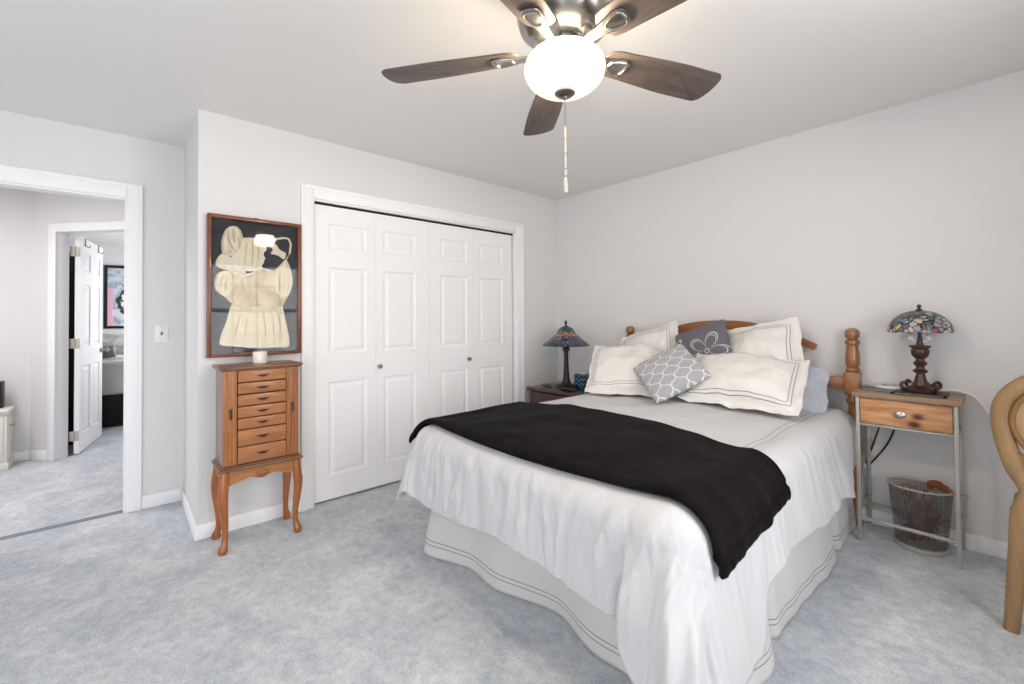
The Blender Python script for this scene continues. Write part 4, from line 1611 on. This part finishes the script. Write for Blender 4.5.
for nm, pts, x0 in (('lace_trim', brim[1:9], .016), ('lace_trim', [(-2.907, 1.098), (-2.82, 1.080), (-2.727, 1.067), (-2.63, 1.065), (-2.540, 1.073)], .013), ('lace_trim', [(-2.86, 1.522), (-2.79, 1.500), (-2.748, 1.514), (-2.70, 1.545), (-2.64, 1.535)], .024),
                    ('waist_band', [(-2.843, 1.326), (-2.782, 1.304), (-2.72, 1.318), (-2.641, 1.304), (-2.582, 1.322)], .019), ('button_placket', [(-2.722, 1.50), (-2.722, 1.42), (-2.722, 1.335)], .0235)):
    mb = MB()
    mb.tube(trim_line(pts), .0036, 6)
    mb.build(nm, M['antique'] if nm != 'lace_trim' else M['wax'], pic, angle=80)
folds = {  # thin lines in darker cotton, drawing the shade along the folds
    'gathered_fold': (.0285, [[(-2.835, 1.635), (-2.862, 1.69), (-2.872, 1.75)], [(-2.822, 1.65), (-2.840, 1.71), (-2.845, 1.77)], [(-2.812, 1.66), (-2.818, 1.71), (-2.820, 1.765)], [(-2.850, 1.625), (-2.880, 1.655), (-2.890, 1.70)]]),
    'brim_fold': (.0215, [[(-2.775, 1.70), (-2.78, 1.63), (-2.785, 1.56)], [(-2.745, 1.715), (-2.742, 1.63), (-2.748, 1.55)], [(-2.715, 1.71), (-2.712, 1.64), (-2.722, 1.56)]]),
    'skirt_pleat': (.0185, [[(-2.80, 1.29), (-2.822, 1.20), (-2.838, 1.11)], [(-2.765, 1.295), (-2.775, 1.20), (-2.785, 1.10)], [(-2.685, 1.295), (-2.675, 1.20), (-2.668, 1.09)], [(-2.645, 1.29), (-2.63, 1.20), (-2.62, 1.09)], [(-2.61, 1.30), (-2.592, 1.22), (-2.580, 1.11)]]),
    'bodice_fold': (.0225, [[(-2.80, 1.49), (-2.79, 1.43), (-2.775, 1.345)], [(-2.765, 1.49), (-2.758, 1.42), (-2.75, 1.345)], [(-2.69, 1.50), (-2.688, 1.42), (-2.695, 1.345)], [(-2.655, 1.50), (-2.655, 1.42), (-2.668, 1.345)]]),
    'sleeve_fold': (.0275, [[(-2.865, 1.49), (-2.88, 1.45), (-2.88, 1.40)], [(-2.885, 1.495), (-2.905, 1.46), (-2.905, 1.42)], [(-2.575, 1.55), (-2.565, 1.48), (-2.575, 1.41)], [(-2.60, 1.51), (-2.595, 1.46), (-2.60, 1.40)]]),
}
for nm, (x0, ls) in folds.items():
    for pts in ls:
        P_ = spline([(0, a - PYC, b - PZC) for a, b in pts], 8)
        n_ = len(P_)
        mb = MB()
        mb.tube([(x0, p.y, p.z) for p in P_], [.0008 + .0022 * sin(pi * i / (n_ - 1)) for i in range(n_)], 6)
        mb.build(nm, M['antique_fold_shade'], pic, angle=80)
mb = MB()
rib = [(-2.668, 1.716), (-2.612, 1.739), (-2.565, 1.752), (-2.540, 1.748), (-2.526, 1.715), (-2.534, 1.655), (-2.556, 1.612)]
mb.tube([(0.012, a - PYC, b - PZC) for a, b in rib], 0.006, 8, flat=(1, .4), up=(0, .5, 1))
mb.build('ribbon', M['lace'], pic)
mb = MB()
mb.box((0.004, -0.012, PH_ / 2 - .002), (0.010, 0.012, PH_ / 2 + .010), .002)
mb.build('hanger', M['bronze'], pic)

# ------------------------------------------------------------------ left nightstand
LN = (0.055, 0.70, -0.505, -0.025, 0.592)
ln_ = tag(empty('nightstand', (0.3775, -0.265, 0)), 'dark mahogany nightstand between the closet and the bed', 'nightstand')


def LB(mb, x0, y0, z0, x1, y1, z1, bev=0.004):
    mb.box((x0 - .3775, y0 + .265, z0), (x1 - .3775, y1 + .265, z1), bev)


mb = MB()
LB(mb, LN[0], LN[2], 0.565, LN[1], LN[3], LN[4], 0.006)
mb.build('top', M['mahog'], ln_)
mb = MB()
LB(mb, LN[0] + .02, LN[2] + .03, 0.10, LN[0] + .04, LN[3] - .01, 0.566)
LB(mb, LN[1] - .04, LN[2] + .03, 0.10, LN[1] - .02, LN[3] - .01, 0.566)
LB(mb, LN[0] + .04, LN[3] - .02, 0.10, LN[1] - .04, LN[3] - .01, 0.566)
LB(mb, LN[0] + .04, LN[2] + .03, 0.10, LN[1] - .04, LN[3] - .02, 0.12)
mb.build('body', M['mahog'], ln_)
for k in range(2):
    z0, z1 = (0.35, 0.555) if k == 0 else (0.13, 0.34)
    mb = MB()
    LB(mb, LN[0] + .045, LN[2] + .012, z0, LN[1] - .045, LN[2] + .035, z1, 0.005)
    d_ = mb.build('drawer', M['mahog'], ln_)
    knob(0, LN[2] + .012 + .265, (z0 + z1) / 2, (0, -1, 0), M['nickel'], d_, 0.014)
for x in (LN[0] + .035, LN[1] - .035):
    for y in (LN[2] + .045, LN[3] - .035):
        mb = MB()
        mb.lathe([(0.014, 0), (0.018, 0.01), (0.022, 0.06), (0.022, 0.101)], (x - .3775, y + .265, 0), 16)
        mb.build('leg', M['mahog'], ln_)

# ------------------------------------------------------------------ blue stained-glass lamp on the left
lt = LN[4]
lamp = tag(empty('table_lamp', (0.372, -0.300, lt)), 'slim bronze lamp with a cone shade of blue and red stained glass', 'lamp')
mb = MB()
mb.lathe([(0, 0.0), (0.088, 0.0), (0.092, 0.008), (0.085, 0.018), (0.062, 0.030), (0.042, 0.050), (0.031, 0.085), (0.026, 0.14), (0.022, 0.24), (0.020, 0.32), (0.023, 0.335), (0.032, 0.350), (0.032, 0.365), (0.022, 0.378), (0.012, 0.40), (0.010, 0.55), (0, 0.552)], seg=12)
mb.build('base', M['bronze'], lamp, angle=25)
for a in range(6):
    an = a * pi / 3 + .3
    mb = MB()
    mb.puff([(0.0, -.024), (.036, -.026), (.050, 0), (.036, .026), (0, .024)], (0.058 * cos(an), 0.058 * sin(an), .006), (cos(an), sin(an), 0), (-sin(an), cos(an), 0), 0.022, 0.001)
    mb.build('foot_petal', M['bronze'], lamp)
mb = MB()
mb.lathe([(0.213, 0.388), (0.216, 0.394), (0.175, 0.424), (0.130, 0.458), (0.098, 0.490), (0.078, 0.520), (0.060, 0.545), (0.040, 0.556), (0.020, 0.560), (0.018, 0.557), (0.038, 0.552), (0.057, 0.541), (0.075, 0.516), (0.095, 0.486), (0.127, 0.454), (0.172, 0.420), (0.210, 0.390), (0.213, 0.388)], seg=48)
mb.build('lamp_shade', M['glass_blue'], lamp, angle=80)
mb = MB()
mb.lathe([(0.030, 0.556), (0.022, 0.566), (0.009, 0.570), (0.008, 0.580), (0.013, 0.590), (0.011, 0.602), (0.005, 0.618), (0, 0.622)], seg=16)
mb.build('finial', M['bronze'], lamp)
for s in (-1, 1):
    mb = MB()
    mb.tube([(s * .018, 0, .372), (s * .045, 0, .372), (s * .045, 0, .30)], .0016, 6)
    mb.lathe([(0, -.006), (.005, 0), (0, .006)], (s * .045, 0, .298), 8)
    mb.build('pull_chain', M['bronze'], lamp)
# small things beside it
e = tag(empty('tissue_box', (0.455, -0.17, lt)), 'small box with blue chevron stripes behind the white pillow', 'box')
mb = MB()
mb.box((-.055, -.055, 0.0), (.055, .055, .125), .004)
mb.build('carton', M['chevron'], e)
mb = MB()
mb.puff([(-.03, -.012), (.03, -.012), (.034, .012), (-.03, .014)], (0, 0, .124), (1, 0, 0), (0, 1, 0), .012, .006)
mb.build('tissue', M['white'], e)
e = tag(empty('eyeglasses', (0.245, -0.425, lt)), 'folded dark eyeglasses lying at the foot of the slim lamp', 'eyeglasses')
mb = MB()
for s in (-1, 1):
    mb.tube([(s * .032 + .024 * cos(a), -.01 + 0.002 * sin(a), .020 + .018 * sin(a)) for a in [k * pi / 8 for k in range(17)]], .0028, 6)
mb.tube([(-.010, -.01, .026), (0, -.012, .030), (.010, -.01, .026)], .0025, 6)
mb.build('rim', M['black'], e)
for s in (-1, 1):
    mb = MB()
    mb.tube([(s * .056, -.01, .026), (s * .057, .0, .024), (s * .02, .022 + s * .004, .014), (-s * .055, .030 + s * .004, .004)], .0026, 6)
    mb.build('temple', M['black'], e)
e = tag(empty('glasses_case', (0.485, -0.410, lt)), 'black oblong case on the nightstand next to the white pillow', 'case')
mb = MB()
mb.puff([(-.07, -.028), (.07, -.028), (.08, 0), (.07, .028), (-.07, .028), (-.08, 0)], (0, 0, .012), (1, 0, 0), (0, 1, 0), .022, .001)
mb.build('lid', M['black'], e)
mb = MB()
mb.puff([(-.07, -.028), (.07, -.028), (.08, 0), (.07, .028), (-.07, .028), (-.08, 0)], (0, 0, .013), (1, 0, 0), (0, -1, 0), .012, .0)
mb.build('tray', M['black'], e)

# ------------------------------------------------------------------ right side table (metal frame, pine drawer)
RX, RY = 2.6815, -0.165
TX0, TX1, TY0, TY1 = -0.190, 0.192, -0.133, 0.133    # leg centres (local)
rt = tag(empty('side_table', (RX, RY, 0)), 'narrow side table with steel legs and a knotty pine drawer', 'table')
S_ = 0.0085
for x in (TX0, TX1):
    for y in (TY0, TY1):
        mb = MB()
        mb.box((x - S_, y - S_, 0.0), (x + S_, y + S_, 0.787), 0.002)
        mb.build('leg', M['steel'], rt)
for lo_, hi_ in (((TX0, TY0 - .007, 0.118), (TX1, TY0 + .007, 0.134)), ((TX0, TY1 - .007, 0.118), (TX1, TY1 + .007, 0.134)),
                 ((TX0 - .007, TY0, 0.160), (TX0 + .007, TY1, 0.176)), ((TX1 - .007, TY0, 0.160), (TX1 + .007, TY1, 0.176)),
                 ((TX0, TY0 - .007, 0.632), (TX1, TY0 + .007, 0.645)), ((TX0 - .006, TY0, 0.632), (TX0 + .006, TY1, 0.645)), ((TX1 - .006, TY0, 0.632), (TX1 + .006, TY1, 0.645))):
    mb = MB()
    mb.box(lo_, hi_, .002)
    mb.build('stretcher', M['steel'], rt)
mb = MB()
mb.box((TX0 + .010, TY0 + .004, 0.646), (TX1 - .010, TY1 - .004, 0.782), 0.002)
mb.build('drawer_case', M['steel'], rt)
# drawer front with knots
t = NT('knotty_pine')
tc = t.n('ShaderNodeTexCoord')
mp = t.n('ShaderNodeMapping')
mp.inputs['Scale'].default_value = (0.12, 1, 1)
t.l(tc.outputs['Object'], mp.inputs['Vector'])
big = t.noise(mp.outputs[0], 12, 4, 0.6, 1.2)
fine = t.noise(mp.outputs[0], 70, 3, 0.7)
f = t.math('ADD', t.math('MULTIPLY', big, .6), t.math('MULTIPLY', fine, .4))
col = t.ramp(f, [(0.36, rgb(164, 104, 64)), (0.5, rgb(206, 150, 104)), (0.64, rgb(226, 184, 142))])
sp = t.n('ShaderNodeSeparateXYZ')
t.l(tc.outputs['Object'], sp.inputs[0])
for kx, kz, kr in ((0.055, 0.712, 0.022), (0.04, 0.672, 0.024)):
    ax = t.math('DIVIDE', t.math('SUBTRACT', sp.outputs[0], kx), 1.5)
    az = t.math('SUBTRACT', sp.outputs[2], kz)
    rr = t.math('SQRT', t.math('ADD', t.math('MULTIPLY', ax, ax), t.math('MULTIPLY', az, az)))
    k = t.n('ShaderNodeMapRange')
    k.inputs['From Min'].default_value = kr
    k.inputs['From Max'].default_value = kr * .35
    t.l(rr, k.inputs['Value'])
    col = t.mix(k.outputs[0], col, rgb(92, 48, 36))
t.set(col, 0.5)
M['knotty'] = t.m
mb = MB()
mb.box((TX0 + .012, TY0 - .014, 0.649), (TX1 - .012, TY0 + .003, 0.779), 0.003)
dr = mb.build('drawer', M['knotty'], rt)
mb = MB()
mb.lathe([(0, 0), (.012, 0), (.008, .004), (.007, .012), (.017, .018), (.019, .023), (.010, .029), (0, .030)], seg=20, sx=1.25)
o = mb.build('knob', M['chrome'], dr, loc=(-0.012, TY0 - .014, 0.716))
o.rotation_euler = (pi / 2, 0, 0)
mb = MB()
mb.box((TX0 - .022, TY0 - .022, 0.786), (TX1 + .022, TY1 + .012, 0.812), 0.003)
mb.build('top', M['pinetop'], rt)
ZR = 0.812

# lamp on it
rl = tag(empty('table_lamp', (2.735, -0.150, ZR + .012)), 'ornate brown lamp with a floral stained glass dome shade', 'lamp')
mb = MB()
mb.lathe([(0, 0.0), (0.078, 0.0), (0.080, 0.008), (0.070, 0.018), (0.050, 0.024), (0.034, 0.034), (0.026, 0.060), (0.020, 0.085), (0.018, 0.095), (0.030, 0.104), (0.032, 0.112), (0.020, 0.120), (0.017, 0.132), (0.027, 0.144), (0.030, 0.152), (0.020, 0.162), (0.018, 0.172), (0.030, 0.184), (0.037, 0.200), (0.038, 0.220), (0.034, 0.228), (0.046, 0.238), (0.044, 0.244), (0.016, 0.248), (0.012, 0.27), (0.008, 0.30), (0.006, 0.430), (0, 0.432)], seg=20)
mb.build('base', M['bronze_brown'], rl)
for k in range(4):
    a = k * pi / 2 + 0.75
    c, s = cos(a), sin(a)
    mb = MB()
    pts = []
    for i in range(16):
        tt = i / 15
        an = tt * 4.6
        rr_ = 0.026 * (1 - 0.62 * tt)
        pts.append(((0.066 + rr_ * sin(an) * .9 + .012) * c, (0.066 + rr_ * sin(an) * .9 + .012) * s, 0.034 - rr_ * cos(an) * .9))
    pts = [(0.030 * c, 0.030 * s, 0.050), (0.045 * c, 0.045 * s, 0.022)] + pts
    mb.tube(pts, [.007] * 6 + [.0085] * 6 + [.0075] * (len(pts) - 12), 8)
    mb.build('scroll_foot', M['bronze_brown'], rl)
for s in (-1, 1):
    mb = MB()
    mb.tube([(0, 0, .262), (s * .02, 0, .268), (s * .030, 0, .275)], .006, 8)
    mb.lathe([(0, 0), (.011, .004), (.014, .018), (.008, .030), (0, .034)], (s * .034, 0, .272), 14)
    mb.build('bulb', M['bowl'] if False else M['white'], rl)
DOME = []
for i in range(13):
    a = i / 12
    r_ = 0.132 * cos(a * pi / 2) ** 0.9 if i < 12 else 0.012
    DOME.append((max(r_, .012), 0.322 + 0.110 * sin(a * pi / 2) ** 1.1))
inner = [(max(r_ - .003, .008), z - .003) for r_, z in DOME[::-1]]
mb = MB()
mb.lathe(DOME + inner + [DOME[0]], seg=64)
for v_ in mb.bm.verts:      # gently scalloped rim
    k = max(0.0, 1 - (v_.co.z - 0.319) / 0.03)
    an = math.atan2(v_.co.y, v_.co.x)
    v_.co.z -= 0.006 * k * abs(sin(an * 6))
mb.build('lamp_shade', M['glass_mix'], rl, angle=80)
mb = MB()
mb.lathe([(.020, .428), (.016, .436), (.007, .440), (.007, .446), (.010, .452), (.008, .460), (0, .466)], seg=16)
mb.build('finial', M['bronze'], rl)

e = tag(empty('photo_album', (2.735, -0.155, ZR)), 'flat black book lying under the ornate lamp', 'book')
mb = MB()
mb.box((-.105, -.11, 0.0), (.105, .10, .003), .001)
mb.box((-.105, -.11, 0.009), (.105, .10, .012), .001)
mb.box((-.107, -.11, 0.0), (-.103, .10, .012), .001)
mb.build('cover', M['black'], e)
mb = MB()
mb.box((-.092, -.096, 0.003), (.091, .096, .009))
mb.build('pages', M['cream'], e)
e = tag(empty('mobile_phone', (2.566, -0.205, ZR), -0.25), 'silver grey phone lying near the front edge of the side table', 'phone')
mb = MB()
mb.prism([(-.062 + .03 * (1 - cos(a)) if False else x, y) for x, y, a in [(-.075, -.02, 0), (-.06, -.032, 0), (.06, -.032, 0), (.075, -.02, 0), (.075, .02, 0), (.06, .032, 0), (-.06, .032, 0), (-.075, .02, 0)]], (0, 0, 0), (1, 0, 0), (0, 1, 0), .016, .004)
mb.build('body', M['grey'], e)
mb = MB()
mb.prism([(-.066, -.022), (.066, -.022), (.066, .022), (-.066, .022)], (0, 0, .0155), (1, 0, 0), (0, 1, 0), .0012)
mb.build('screen', M['black'], e)
e = tag(empty('charging_pad', (2.60, -0.085, ZR)), 'round white charging pad at the back of the side table', 'charger')
mb = MB()
mb.lathe([(0, 0), (.062, 0), (.066, .006), (.062, .020), (.050, .024), (0, .024)], seg=32)
mb.build('puck', M['white'], e)
mb = MB()
mb.lathe([(.020, .0235), (.038, .0235), (.038, .0250), (.020, .0250)], seg=32)
mb.build('ring', M['grey'], e)

# cords
mb = MB()


mb.tube(spline([(2.79, -.06, ZR + .006), (2.845, -.035, ZR + .018), (2.885, -.022, .822), (2.93, -.018, .800), (2.964, -.018, .748), (2.99, -.018, .69), (3.03, -.018, .55), (3.07, -.018, .42), (3.09, -.010, .36)]), .0065, 8)
tag(mb.build('power_cord', M['cordw']), 'thick white cord curving down the wall behind the side table', 'cord')
mb = MB()
mb.tube(spline([(2.640, -.012, .800), (2.628, -.012, .66), (2.605, -.014, .57), (2.572, -.016, .48), (2.52, -.022, .39), (2.484, -.028, .335)]), .0045, 8)
tag(mb.build('power_cord', M['black']), 'black cord sagging under the pine drawer toward the bedpost', 'cord')
mb = MB()
mb.tube(spline([(2.545, -.012, .800), (2.558, -.012, .66), (2.535, -.014, .56), (2.496, -.020, .42), (2.478, -.028, .350)]), .0040, 8)
tag(mb.build('power_cord', M['black']), 'thin black cord hanging down beside the bedpost behind the steel leg', 'cord')
e = tag(empty('wall_outlet', (2.474, 0, 0.325)), 'white wall outlet with plug beside the bedpost', 'outlet')
mb = MB()
mb.box((-.036, -.006, -.058), (.036, 0, .058), .003)
mb.build('wall_plate', M['white'], e)
mb = MB()
mb.box((-.012, -.030, -.004), (.014, -.006, .030), .004)
mb.build('plug', M['cream'], e)

# wire basket
bk = tag(empty('wastebasket', (2.722, -0.152, 0)), 'grey wire mesh basket of dried twigs under the side table', 'basket')
bk.scale = (1.10, 1.10, 1.02)
mb = MB()
NB = 48
mb.grid(lambda u, v: ((0.092 + 0.026 * v) * cos(2 * pi * u), (0.092 + 0.006 * v) * sin(2 * pi * u) * (1.0 if v < 2 else 1), 0.012 + 0.300 * v), NB, 12, uvfn=lambda u, v: (u, v), close_u=True)
mb.build('mesh_wall', M['mesh'], bk, angle=80)
mb = MB()
mb.lathe([(0, 0.001), (.090, .001), (.098, .004), (.098, .020), (.092, .024), (.090, .012), (0, .010)], seg=48)
mb.build('base', M['steel'], bk)
mb = MB()
mb.tube([(0.118 * cos(a), 0.098 * sin(a), 0.313) for a in [2 * pi * k / 48 for k in range(49)]], .005, 8)
mb.build('rim', M['steel'], bk)
tw = MB()
for k in range(70):
    a, b = random.uniform(0, 2 * pi), random.uniform(0, 2 * pi)
    z0, z1 = random.uniform(.02, .12), random.uniform(.10, .285)
    r0, r1 = random.uniform(0, .078), random.uniform(.02, .082)
    p0 = Vector((r0 * cos(a), r0 * .95 * sin(a), z0))
    p1 = Vector((r1 * cos(b), r1 * .85 * sin(b), z1))
    m_ = (p0 + p1) / 2 * .9 + Vector((0, 0, random.uniform(-.0, .02)))
    m_.z = (z0 + z1) / 2
    tw.tube(spline([p0, m_, p1], 4), random.uniform(.0022, .0052), 6)
ob = tw.build('dried_twigs', M['twig'])
ob.location = (2.722, -0.135, 0)
tag(ob, 'tangle of dry brown twigs inside the wire basket', 'twigs')
ob['kind'] = 'stuff'
for (x, y, z, s) in ((-0.055, -0.02, 0.305, .016), (-0.015, -0.03, 0.295, .014)):
    mb = MB()
    for k in range(5):
        rr_ = s * (0.55 + 0.45 * sin(pi * (k + .6) / 5.4))
        mb.lathe([(0, -.006), (rr_, 0), (rr_ * .8, .005), (0, .008)], (0, 0, k * s * .42), 12, wave=.25, nw=7)
    o = mb.build('pine_cone', M['cone'], loc=(2.722 + x, -0.135 + y, z - .02))
    tag(o, 'small pale seed head %s the wire basket' % ('at the bedpost side of' if x < -.03 else 'in the middle of'), 'seed head')
e = tag(empty('dried_leaf', (2.722 + .062, -0.135 - .015, 0.315)), 'curled rust orange dried leaf sticking out over the basket rim', 'leaf')
mb = MB()
mb.grid(lambda u, v: (-.045 + .11 * u, (v - .5) * .065 * sin(pi * min(1, u * .96 + .04)) ** .7, .012 * sin(u * 4) + .02 * (v - .5) ** 2 * 8 + .006 * noise.noise(Vector((u * 7, v * 7, 0)))), 18, 10)
lo_ = mb.build('blade', M['leaf'], e)
lo_.scale = (.75, .55, .9)
md = lo_.modifiers.new('thickness', 'SOLIDIFY')
md.thickness = .003
mb = MB()
mb.tube([(-.05, 0, -.06), (-.03, 0, .0), (.03, 0, .008), (.10, .0, .004), (.125, 0, .002)], [.003, .003, .003, .002, .0015], 6)
mb.build('stalk', M['twig'], e)

# ------------------------------------------------------------------ carved chair at the right edge
CX, CY = 3.215, -0.70
chr_ = tag(empty('wooden_chair', (CX, CY, 0), 0.0), 'light wood chair with a carved oval loop back at the edge of the room', 'chair')


def chair_side(sg):
    pts = [(0, .03, .995), (-.06, .03, .988), (-.12, .03, .962), (-.170, .03, .91), (-.194, .03, .845), (-.192, .03, .77), (-.178, .028, .69), (-.156, .024, .61), (-.127, .016, .535),
           (-.148, .006, .445), (-.158, -.010, .30), (-.170, -.030, .14), (-.180, -.045, 0.0)]
    return [(-sg * x if sg > 0 else x, y, z) for x, y, z in pts]


def chair_rad():
    return [.030] * 6 + [.031, .031, .026, .030, .028, .025, .022]


for sg in (-1, 1):
    mb = MB()
    p = spline(chair_side(sg), 4)
    rr0 = chair_rad()
    rad = []
    for i in range(len(p)):
        x = i / (len(p) - 1) * (len(rr0) - 1)
        k = min(int(x), len(rr0) - 2)
        rad.append(rr0[k] + (rr0[k + 1] - rr0[k]) * (x - k))
    mb.tube(p, rad, 14, flat=(0.72, 1.0), up=(0, 1, 0))
    mb.build('back_frame', M['chair'], chr_)
mb = MB()
mb.tube([(0.166 * cos(a) * (1 - .10 * max(0, -sin(a))), 0.014, 0.800 + 0.172 * sin(a)) for a in [2 * pi * k / 40 for k in range(41)]], .009, 8)
mb.build('inner_bead', M['ringwood'], chr_)
mb = MB()
mb.prism([(0.166 * cos(a) * (1 - .10 * max(0, -sin(a))), 0.800 + 0.172 * sin(a)) for a in [2 * pi * k / 40 for k in range(40)]], (0, 0.042, 0), (1, 0, 0), (0, 0, 1), .018, .003)
mb.build('back_panel', M['panel'], chr_)
mb = MB()
mb.prism([(-.135, .60), (-.07, .585), (0, .58), (.07, .585), (.135, .60), (.160, .69), (.12, .665), (.06, .645), (0, .64), (-.06, .645), (-.12, .665), (-.160, .69)], (0, 0.040, 0), (1, 0, 0), (0, 0, 1), .026, .006)
mb.build('lower_splat', M['chair'], chr_)
mb = MB()
mb.prism([(-.160, .03), (-.170, .14), (-.162, .33), (-.12, .39), (.12, .39), (.162, .33), (.170, .14), (.160, .03)], (0, 0, 0.395), (1, 0, 0), (0, 1, 0), .045, .006)
mb.build('seat_frame', M['chair'], chr_)
mb = MB()
mb.puff([(-.152, .04), (-.162, .14), (-.154, .32), (-.11, .38), (.11, .38), (.154, .32), (.162, .14), (.152, .04)], (0, 0, .44), (1, 0, 0), (0, 1, 0), .05, .003)
mb.build('seat', M['leather'], chr_)
for sg in (-1, 1):
    mb = MB()
    mb.tube([(sg * .120, .360, .41), (sg * .128, .370, .32), (sg * .124, .366, .20), (sg * .120, .362, .08), (sg * .126, .370, .0)], [.026, .028, .020, .016, .021], 12)
    mb.build('front_leg', M['chair'], chr_)

# ------------------------------------------------------------------ hall cabinet and the far bedroom
hc = tag(empty('hall_cabinet', (-2.655, -4.30, 0)), 'cream painted low cabinet standing in the hall', 'cabinet')
mb = MB()
mb.box((-.125, -.25, 0.03), (.135, .255, .47), .004)
mb.build('body', M['cream'], hc)
mb = MB()
mb.box((-.13, -.265, .478), (.16, .272, .505), .010, 3)
mb.box((-.128, -.258, .462), (.148, .263, .480), .005, 2)
mb.build('top', M['cream'], hc)
mb = MB()
mb.box((-.13, -.262, 0.0), (.145, .266, .055), .005)
mb.build('plinth', M['cream'], hc)
mb = MB()
mb.box((.135, -.225, .08), (.145, .235, .44), .004)
d_ = mb.build('door', M['cream'], hc)
knob(.145, 0.19, .30, (1, 0, 0), M['nickel'], d_, .012)
mb = MB()
mb.box((-.075, .252, .09), (.095, .260, .43), .003)
sp_ = mb.build('side_panel', M['cream'], hc)
knob(.05, .260, .36, (0, 1, 0), M['nickel'], sp_, .010)
e = tag(empty('speaker_box', (-2.655, -4.160, .505)), 'slim black upright box on top of the cream hall cabinet', 'speaker')
mb = MB()
mb.box((-.05, -.07, 0), (.05, .078, .225), .005)
mb.build('enclosure', M['black'], e)
mb = MB()
mb.box((.049, -.06, .012), (.054, .068, .213), .003)
mb.build('grille', M['blackmat'], e)

fb = tag(empty('bed', (-4.9, -3.0, 0)), 'white bed on a black base in the far bedroom', 'bed')
mb = MB()
mb.box((-1.0, -.95, 0.01), (1.0, .75, .375), .01)
mb.build('base', M['blackmat'], fb)
def fsheet(u, v):
    x = -1.0 + 2.04 * u
    y = -.97 + 1.74 * v
    return (x, y, .775 + .02 * noise.noise(Vector((x * 3, y * 3, 0))))
mb = MB()
mb.box((-1.0, -.965, .378), (1.015, .765, .775), .05, 4)
for v_ in mb.bm.verts:
    v_.co += Vector((0, 0, .015 * noise.noise(v_.co * 4)))
mb.build('bedding', M['mattress'], fb)
pillow('bed_pillow', (-4.35, -3.30, .945), (0.2, 0.97, -0.1), (-.8, .15, .5), 0.62, 0.42, .15, M['mattress'], 'white pillow lying on the far bedroom bed', seed=11)
pillow('bed_cushion', (-4.10, -3.53, .86), (.1, 0.95, 0.1), (-.5, 0, .8), 0.30, 0.16, .10, M['grey'], 'small grey cushion by the white pillow on the far bed', 'cushion', seed=12)
wd = tag(empty('hinge_gap_filler', (-3.42, -4.02, 0)), 'tall black filler unit added to darken the hinge gap of the open white door', 'hinge_gap_filler')  # tall unit added only to make the hinge gap dark
mb = MB()
mb.box((-.24, -.34, .06), (.22, .345, 1.93), .004)
mb.build('body', M['black'], wd)
mb = MB()
mb.box((-.22, -.32, 0), (.20, .325, .062), .003)
mb.build('plinth', M['black'], wd)
for a_, b_ in ((-.335, .001), (.005, .340)):
    mb = MB()
    mb.box((.222, a_, .07), (.242, b_, 1.92), .004)
    d_ = mb.build('door', M['black'], wd)
    knob(.242, (.03 if a_ > 0 else -.03), 1.0, (1, 0, 0), M['nickel'], d_, .012)
fp = tag(empty('framed_painting', (-6.10, -3.54, 1.125)), 'black framed pink and blue painting on the far bedroom wall', 'painting')
PWD, PHT = 0.66, 0.975
mb = MB()
mb.box((0.0, 0, 0), (.03, .04, PHT), .003)
mb.box((0.0, PWD - .04, 0), (.03, PWD, PHT), .003)
mb.box((0.0, .04, 0), (.03, PWD - .04, .04), .003)
mb.box((0.0, .04, PHT - .04), (.03, PWD - .04, PHT), .003)
mb.build('frame', M['black'], fp)
mb = MB()
mb.box((0.002, .035, .035), (.016, PWD - .035, PHT - .035))
mb.build('canvas', M['painting'], fp)
